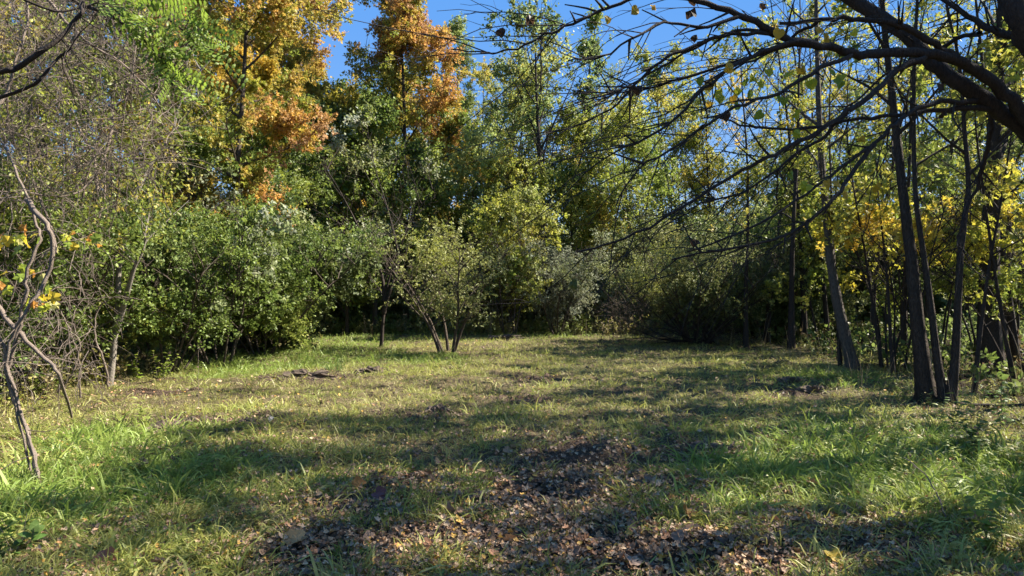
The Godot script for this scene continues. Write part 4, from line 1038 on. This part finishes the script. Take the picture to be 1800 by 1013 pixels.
func build_litter() -> void:
	var em := StandardMaterial3D.new()
	em.albedo_texture = noise_tex(0.04, Color(0.06, 0.044, 0.034).linear_to_srgb(), Color(0.19, 0.14, 0.10).linear_to_srgb(), 5)
	em.uv1_triplanar = true
	em.uv1_scale = Vector3(4, 4, 4)
	em.heightmap_enabled = true
	em.heightmap_texture = M.bark_height
	em.heightmap_scale = 1.5
	em.roughness = 0.95
	M.earth = em
	clod("dark lump of soil standing alone in the middle of the grass", gp(772, 728), Vector3(0.16, 0.11, 0.13))
	clod("long low bank of turned soil beside the green strip on the left", gp(540, 666), Vector3(0.42, 0.12, 0.16))
	clod("dark soil heap at the left end of the bare patch", gp(290, 758), Vector3(0.18, 0.11, 0.14))
	clod("small soil lump in the middle of the left bare patch", gp(345, 745), Vector3(0.15, 0.09, 0.12))
	clod("small soil lump at the right end of the left bare patch", gp(432, 748), Vector3(0.12, 0.07, 0.1))
	clod("dark turf lump right of the long low bank", gp(650, 656), Vector3(0.26, 0.12, 0.16))
	clod("dark soil lump left of the bright tall grass on the right", gp(1392, 672), Vector3(0.2, 0.12, 0.15))
	clod("soil lump under the bright tall grass on the right", gp(1430, 688), Vector3(0.22, 0.11, 0.14))
	clod("low soil lump near the far right end of the grass", gp(1378, 640), Vector3(0.16, 0.1, 0.12))
	clod("dark mound of soil by the silvery shrub", gp(890, 596), Vector3(0.5, 0.12, 0.25))
	clod("low soil lump left of the tall tuft in the middle foreground", gp(1240, 790), Vector3(0.18, 0.07, 0.14))
	var tufts := [["long leaved lush grass tuft at the lower left", 290, 880, 0.3, 90], ["second lush grass tuft right of the long leaved one", 420, 850, 0.22, 60], ["short dense grass tuft at the bottom of the picture", 610, 985, 0.13, 60], ["lush tuft at the left edge near the vine", 110, 800, 0.26, 70], ["yellow green tuft amid the dead leaves right of centre", 1275, 905, 0.2, 60], ["bright green tuft in the sun below the leaning trunk", 1450, 668, 0.3, 70], ["tall bright tuft in front of the group of three trunks", 1640, 770, 0.26, 60], ["green tuft at the foot of the small grey tree", 690, 622, 0.3, 60], ["green tuft at the foot of the multi stem tree", 760, 630, 0.32, 70], ["bright tuft left of the long low bank of soil", 590, 655, 0.3, 70], ["bright tuft in the middle of the right foreground", 1330, 845, 0.18, 60], ["thin bright tuft in the shaded middle foreground", 950, 960, 0.16, 40]]
	for i in tufts.size():
		var t: Array = tufts[i]
		tuft(t[0], gp(t[1], t[2]), t[3], t[4], [Color(0.08, 0.16, 0.03), Color(0.12, 0.2, 0.035), Color(0.17, 0.23, 0.045)][i % 3])
	# leaf fragments that nobody could count
	var crumbs := Sown.new()
	var crumbs2 := Sown.new()
	for i in 48000:
		var py := 590.0 + 480.0 * pow(rng.randf(), 0.9)
		var px := rf(-250, 2050)
		var d := EYE * F / (py - 495.0)
		var x := (px - 900.0) / F * d
		if x < -7.5 or x > 8.5: continue
		var z := -d
		var bare := clampf(blob(bare_spots, x, z) + nb.get_noise_2d(x * 9.0, z * 9.0) * 0.6, 0.0, 1.0)
		var near := clampf((9.0 - d) / 5.0, 0.0, 1.0) * clampf(1.0 - absf(x - 0.7) / 2.8, 0.0, 1.0)
		if rng.randf() > 0.3 + bare * 0.5 + near * 0.5 + clampf((7.5 - d) / 4.0, 0.0, 0.3) + clampf((x - 4.0) / 3.0, 0.0, 0.4): continue
		var y := (Vector3.UP + rv() * 0.6).normalized()
		var xx := y.cross(rv()).normalized()
		var sc := rf(0.16, 0.55)
		var col: Color = [Color(0.33, 0.19, 0.10), Color(0.22, 0.135, 0.08), Color(0.46, 0.29, 0.16), Color(0.52, 0.37, 0.23), Color(0.34, 0.17, 0.08), Color(0.30, 0.20, 0.13), Color(0.22, 0.14, 0.09), Color(0.50, 0.30, 0.06), Color(0.36, 0.26, 0.17)][rng.randi() % 9] * rf(0.6, 1.3)
		(crumbs if i % 2 == 0 else crumbs2).put(Vector3(x, gh(x, z) + rf(0.0, 0.05), z), xx * sc, y * sc, xx.cross(y) * sc, col)
	var soil := Sown.new()
	for i in 16000:
		var py := 580.0 + 480.0 * pow(rng.randf(), 0.9)
		var px := rf(-250, 2050)
		var d := EYE * F / (py - 495.0)
		var x := (px - 900.0) / F * d
		if x < -7.5 or x > 8.5: continue
		var bare := clampf(blob(bare_spots, x, -d) + nb.get_noise_2d(x * 9.0, -d * 9.0) * 0.6, 0.0, 1.0)
		if rng.randf() > 0.08 + bare + clampf((9.0 - d) / 5.0, 0.0, 1.0) * clampf(1.15 - absf(x - 0.45) / 2.4, 0.0, 0.5): continue
		var y := rv().normalized()
		var xx := y.cross(rv()).normalized()
		var sc := 0.008 + 0.035 * pow(rng.randf(), 3.0)
		soil.put(Vector3(x, gh(x, -d) + 0.004, -d), xx * sc, y * sc * 0.8, xx.cross(y) * sc, Color(0.14, 0.10, 0.075) * rf(0.5, 1.3))
	var cg := Geo.new()
	for q in 8:
		var cn := Vector3(1 if q & 1 else -1, 1 if q & 2 else -1, 1 if q & 4 else -1)
		cg.tri(Vector3(cn.x, 0, 0) * 1.1, Vector3(0.2, cn.y * 0.8, -0.1), Vector3(0, 0.15, cn.z), Color(1, 1, 1) * rf(0.8, 1.1))
	stuff("soil_crumbs", "loose crumbs of dark soil scattered over the bare patches", "soil", soil, cg.mesh(M.dead))
	stuff("leaf_litter", "crumbled brown leaf litter scattered over soil and grass", "leaf litter", crumbs, dead_leaf(LOBED, 0.09, 0.5, Color(1, 1, 1)))
	stuff("leaf_litter", "small dry leaves scattered over the clearing", "leaf litter", crumbs2, dead_leaf(HEART, 0.07, 0.7, Color(1, 1, 1)))
	# single leaves one can pick out
	var tones := [Color(0.32, 0.19, 0.105), Color(0.19, 0.125, 0.085), Color(0.50, 0.33, 0.19), Color(0.40, 0.20, 0.10)]
	var words := ["brown dead leaf", "dark dead leaf", "pale tan dead leaf", "russet dead leaf"]
	var stock := []
	for t: Color in tones:
		var row := []
		for k in 5:
			row.append(dead_leaf([LOBED, STAR, HEART][k % 3], 1.0, rf(0.2, 0.9), t))
		stock.append(row)
	var named := [[629, 862, 0.12, Color(0.45, 0.17, 0.03), "orange leaf lying in the shaded grass left of centre"], [665, 885, 0.13, Color(0.14, 0.05, 0.05), "dull purple red curled leaf right of the orange one"], [1468, 988, 0.11, Color(0.5, 0.34, 0.03), "yellow leaf lying at the bottom right of the picture"], [1208, 922, 0.1, Color(0.36, 0.18, 0.05), "golden brown leaf lying right of centre on dark soil"], [248, 832, 0.12, Color(0.05, 0.04, 0.032), "dark leaf standing upright in the lower left grass"], [300, 822, 0.13, Color(0.09, 0.06, 0.04), "tall folded brown leaf standing in the lower left grass"], [520, 972, 0.13, Color(0.36, 0.22, 0.09), "large tan folded leaf beside the short dense tuft"], [182, 1002, 0.13, Color(0.30, 0.12, 0.07), "reddish brown leaf at the bottom left edge"], [475, 745, 0.07, Color(0.55, 0.48, 0.38), "tiny pale round leaf on the left bare patch"], [890, 878, 0.08, Color(0.13, 0.08, 0.05), "round brown leaf stood on edge in the middle foreground"], [1110, 1000, 0.12, Color(0.33, 0.22, 0.15), "pale curled leaf at the bottom right of centre"]]
	for q: Array in named:
		var m := dead_leaf(LOBED, q[2], 0.5, q[3])
		var o := part(numbered("fallen_leaf"), m, self)
		o.position = gp(q[0], q[1]) + Vector3(0, 0.05, 0)
		o.rotation = Vector3(rf(0.2, 0.9), rf(-1, 1), rf(-0.4, 0.4))
		tag(o, q[4], "leaf", "fallen leaves one can pick out")
	for i in 280:
		var py := 745.0 + 270.0 * pow(rng.randf(), 0.75)
		var px := rf(120, 1720)
		var p := gp(px, py)
		var near := clampf(1.0 - absf(p.x - 0.6) / 2.6, 0.15, 1.0)
		if rng.randf() > near + 0.25: p = gp(rf(480, 1420), rf(800, 1010))
		var t := rng.randi() % 4
		var o := part(numbered("fallen_leaf"), stock[t][rng.randi() % 5], self)
		o.position = p + Vector3(0, rf(0.015, 0.05), 0)
		o.rotation = Vector3(rf(-0.7, 0.7), rf(0, TAU), rf(-0.7, 0.7))
		o.scale = Vector3.ONE * rf(0.04, 0.088)
		var fx := (p.x / -p.z * F + 900.0)
		var big: bool = o.scale.x > 0.072
		var spot: String = ["by the lower left tufts", "below the orange leaf", "on the middle dark soil", "by the golden brown leaf", "under the lower right twigs"][clampi(int((fx - 120.0) / 320.0), 0, 4)]
		var row: String = ["nearest the camera", "a little way in", "farther out"][0 if -p.z < 4.4 else (1 if -p.z < 5.6 else 2)]
		tag(o, "%s %s %s, %s" % ["large" if big else "small", words[t], spot, row], "leaf", "dead leaves in the foreground")
	# twigs and a thin log
	var sticks := [["thin dark log lying behind the weeds at the right edge", 0.03, [Vector3(1685, 716, 8.6), Vector3(1740, 718, 8.5), Vector3(1830, 716, 8.4)]], ["bent bare stem standing in the right foreground", 0.006, [Vector3(1668, 930, 4.5), Vector3(1655, 890, 4.6), Vector3(1630, 845, 4.8), Vector3(1590, 810, 5.2)]], ["dry grey stick lying at the left edge under the vine", 0.016, [Vector3(-30, 895, 4.8), Vector3(20, 893, 4.8), Vector3(48, 886, 4.9)]], ["grey piece of wood lying in the leaf litter right of centre", 0.025, [Vector3(1215, 915, 4.6), Vector3(1240, 910, 4.6), Vector3(1275, 902, 4.7)]], ["long dry stem lying slantwise in the bottom right", 0.006, [Vector3(1560, 900, 4.9), Vector3(1640, 930, 4.6), Vector3(1700, 958, 4.3)]], ["dry twig crossing the long dry stem in the bottom right", 0.005, [Vector3(1580, 935, 4.5), Vector3(1650, 925, 4.5), Vector3(1720, 905, 4.6)]], ["short bare twig at the lower edge right of the yellow leaf", 0.005, [Vector3(1520, 950, 4.3), Vector3(1600, 965, 4.2), Vector3(1680, 985, 4.0)]], ["thin dry stem standing in the left bare patch", 0.004, [Vector3(293, 765, 7.1), Vector3(288, 730, 7.1), Vector3(283, 700, 7.1)]], ["tall thin dry stem in front of the left hedge", 0.004, [Vector3(348, 720, 8.5), Vector3(347, 670, 8.5), Vector3(348, 620, 8.5)]]]
	for q: Array in sticks:
		var a: Vector3 = q[2][0]
		var base := pt(a.x, a.y, a.z)
		var g := Geo.new()
		var path := traced(q[2], base, 5)
		for k in path.size(): path[k] += rv() * 0.006 + Vector3(0, 0.03, 0)
		g.tube(path, q[1], q[1] * 0.6, 6, 0.0, 0.15)
		var o := part(numbered("fallen_stick"), g.mesh(M.vine if q[1] != 0.03 else M.dark), self)
		o.position = base
		tag(o, q[0], "stick", "sticks and stems on the ground")
	# leafy weeds at the right edge
	var plants := [["leafy weed with pale tops at the right edge", 1760, 760, 0.8], ["yellow green leafy weed at the bottom right corner", 1740, 960, 0.5], ["spreading green weed in front of the three trunks", 1660, 760, 0.45], ["bushy weed between the three trunks and the right edge", 1720, 800, 0.6], ["broad leaved weed at the far lower left corner", 20, 985, 0.3], ["yellow leaved seedling at the foot of the slender crooked trunk", 240, 672, 0.5], ["yellow green seedling right of the slender crooked trunk", 282, 672, 0.5]]
	for q: Array in plants:
		var b := gp(q[1], q[2])
		var o := thing("leafy_weed", q[0], "weed", b, "leafy weeds")
		var sg := Geo.new()
		var lg := Geo.new()
		for s in 5:
			var path := grow(Vector3(rf(-0.08, 0.08), -0.02, rf(-0.08, 0.08)), Vector3(rf(-0.5, 0.5), 1, rf(-0.5, 0.5)), q[3] * rf(0.6, 1.1), 6, 0.12, Vector3(rf(-0.3, 0.3), -0.1, 0))
			sg.tube(path, 0.004, 0.0015, 4)
			for k in 12:
				var t := 0.2 + k * 0.066
				var dd := dir_path(path, t).cross(rv()).normalized()
				var yell := Color(0.2, 0.26, 0.04) if (q[0] as String).begins_with("yellow") else Color(0.11, 0.18, 0.04)
				leaf(lg, at_path(path, t), dd + Vector3(0, 0.2, 0), Vector3.UP + rv() * 0.5, rf(0.05, 0.1), rf(0.03, 0.055), 0.3, 0.5, yell * jit(0.25))
		part("stem", sg.mesh(M.vine), o)
		part("leaves", lg.mesh(M.leaf), o).set_meta("kind", "stuff")
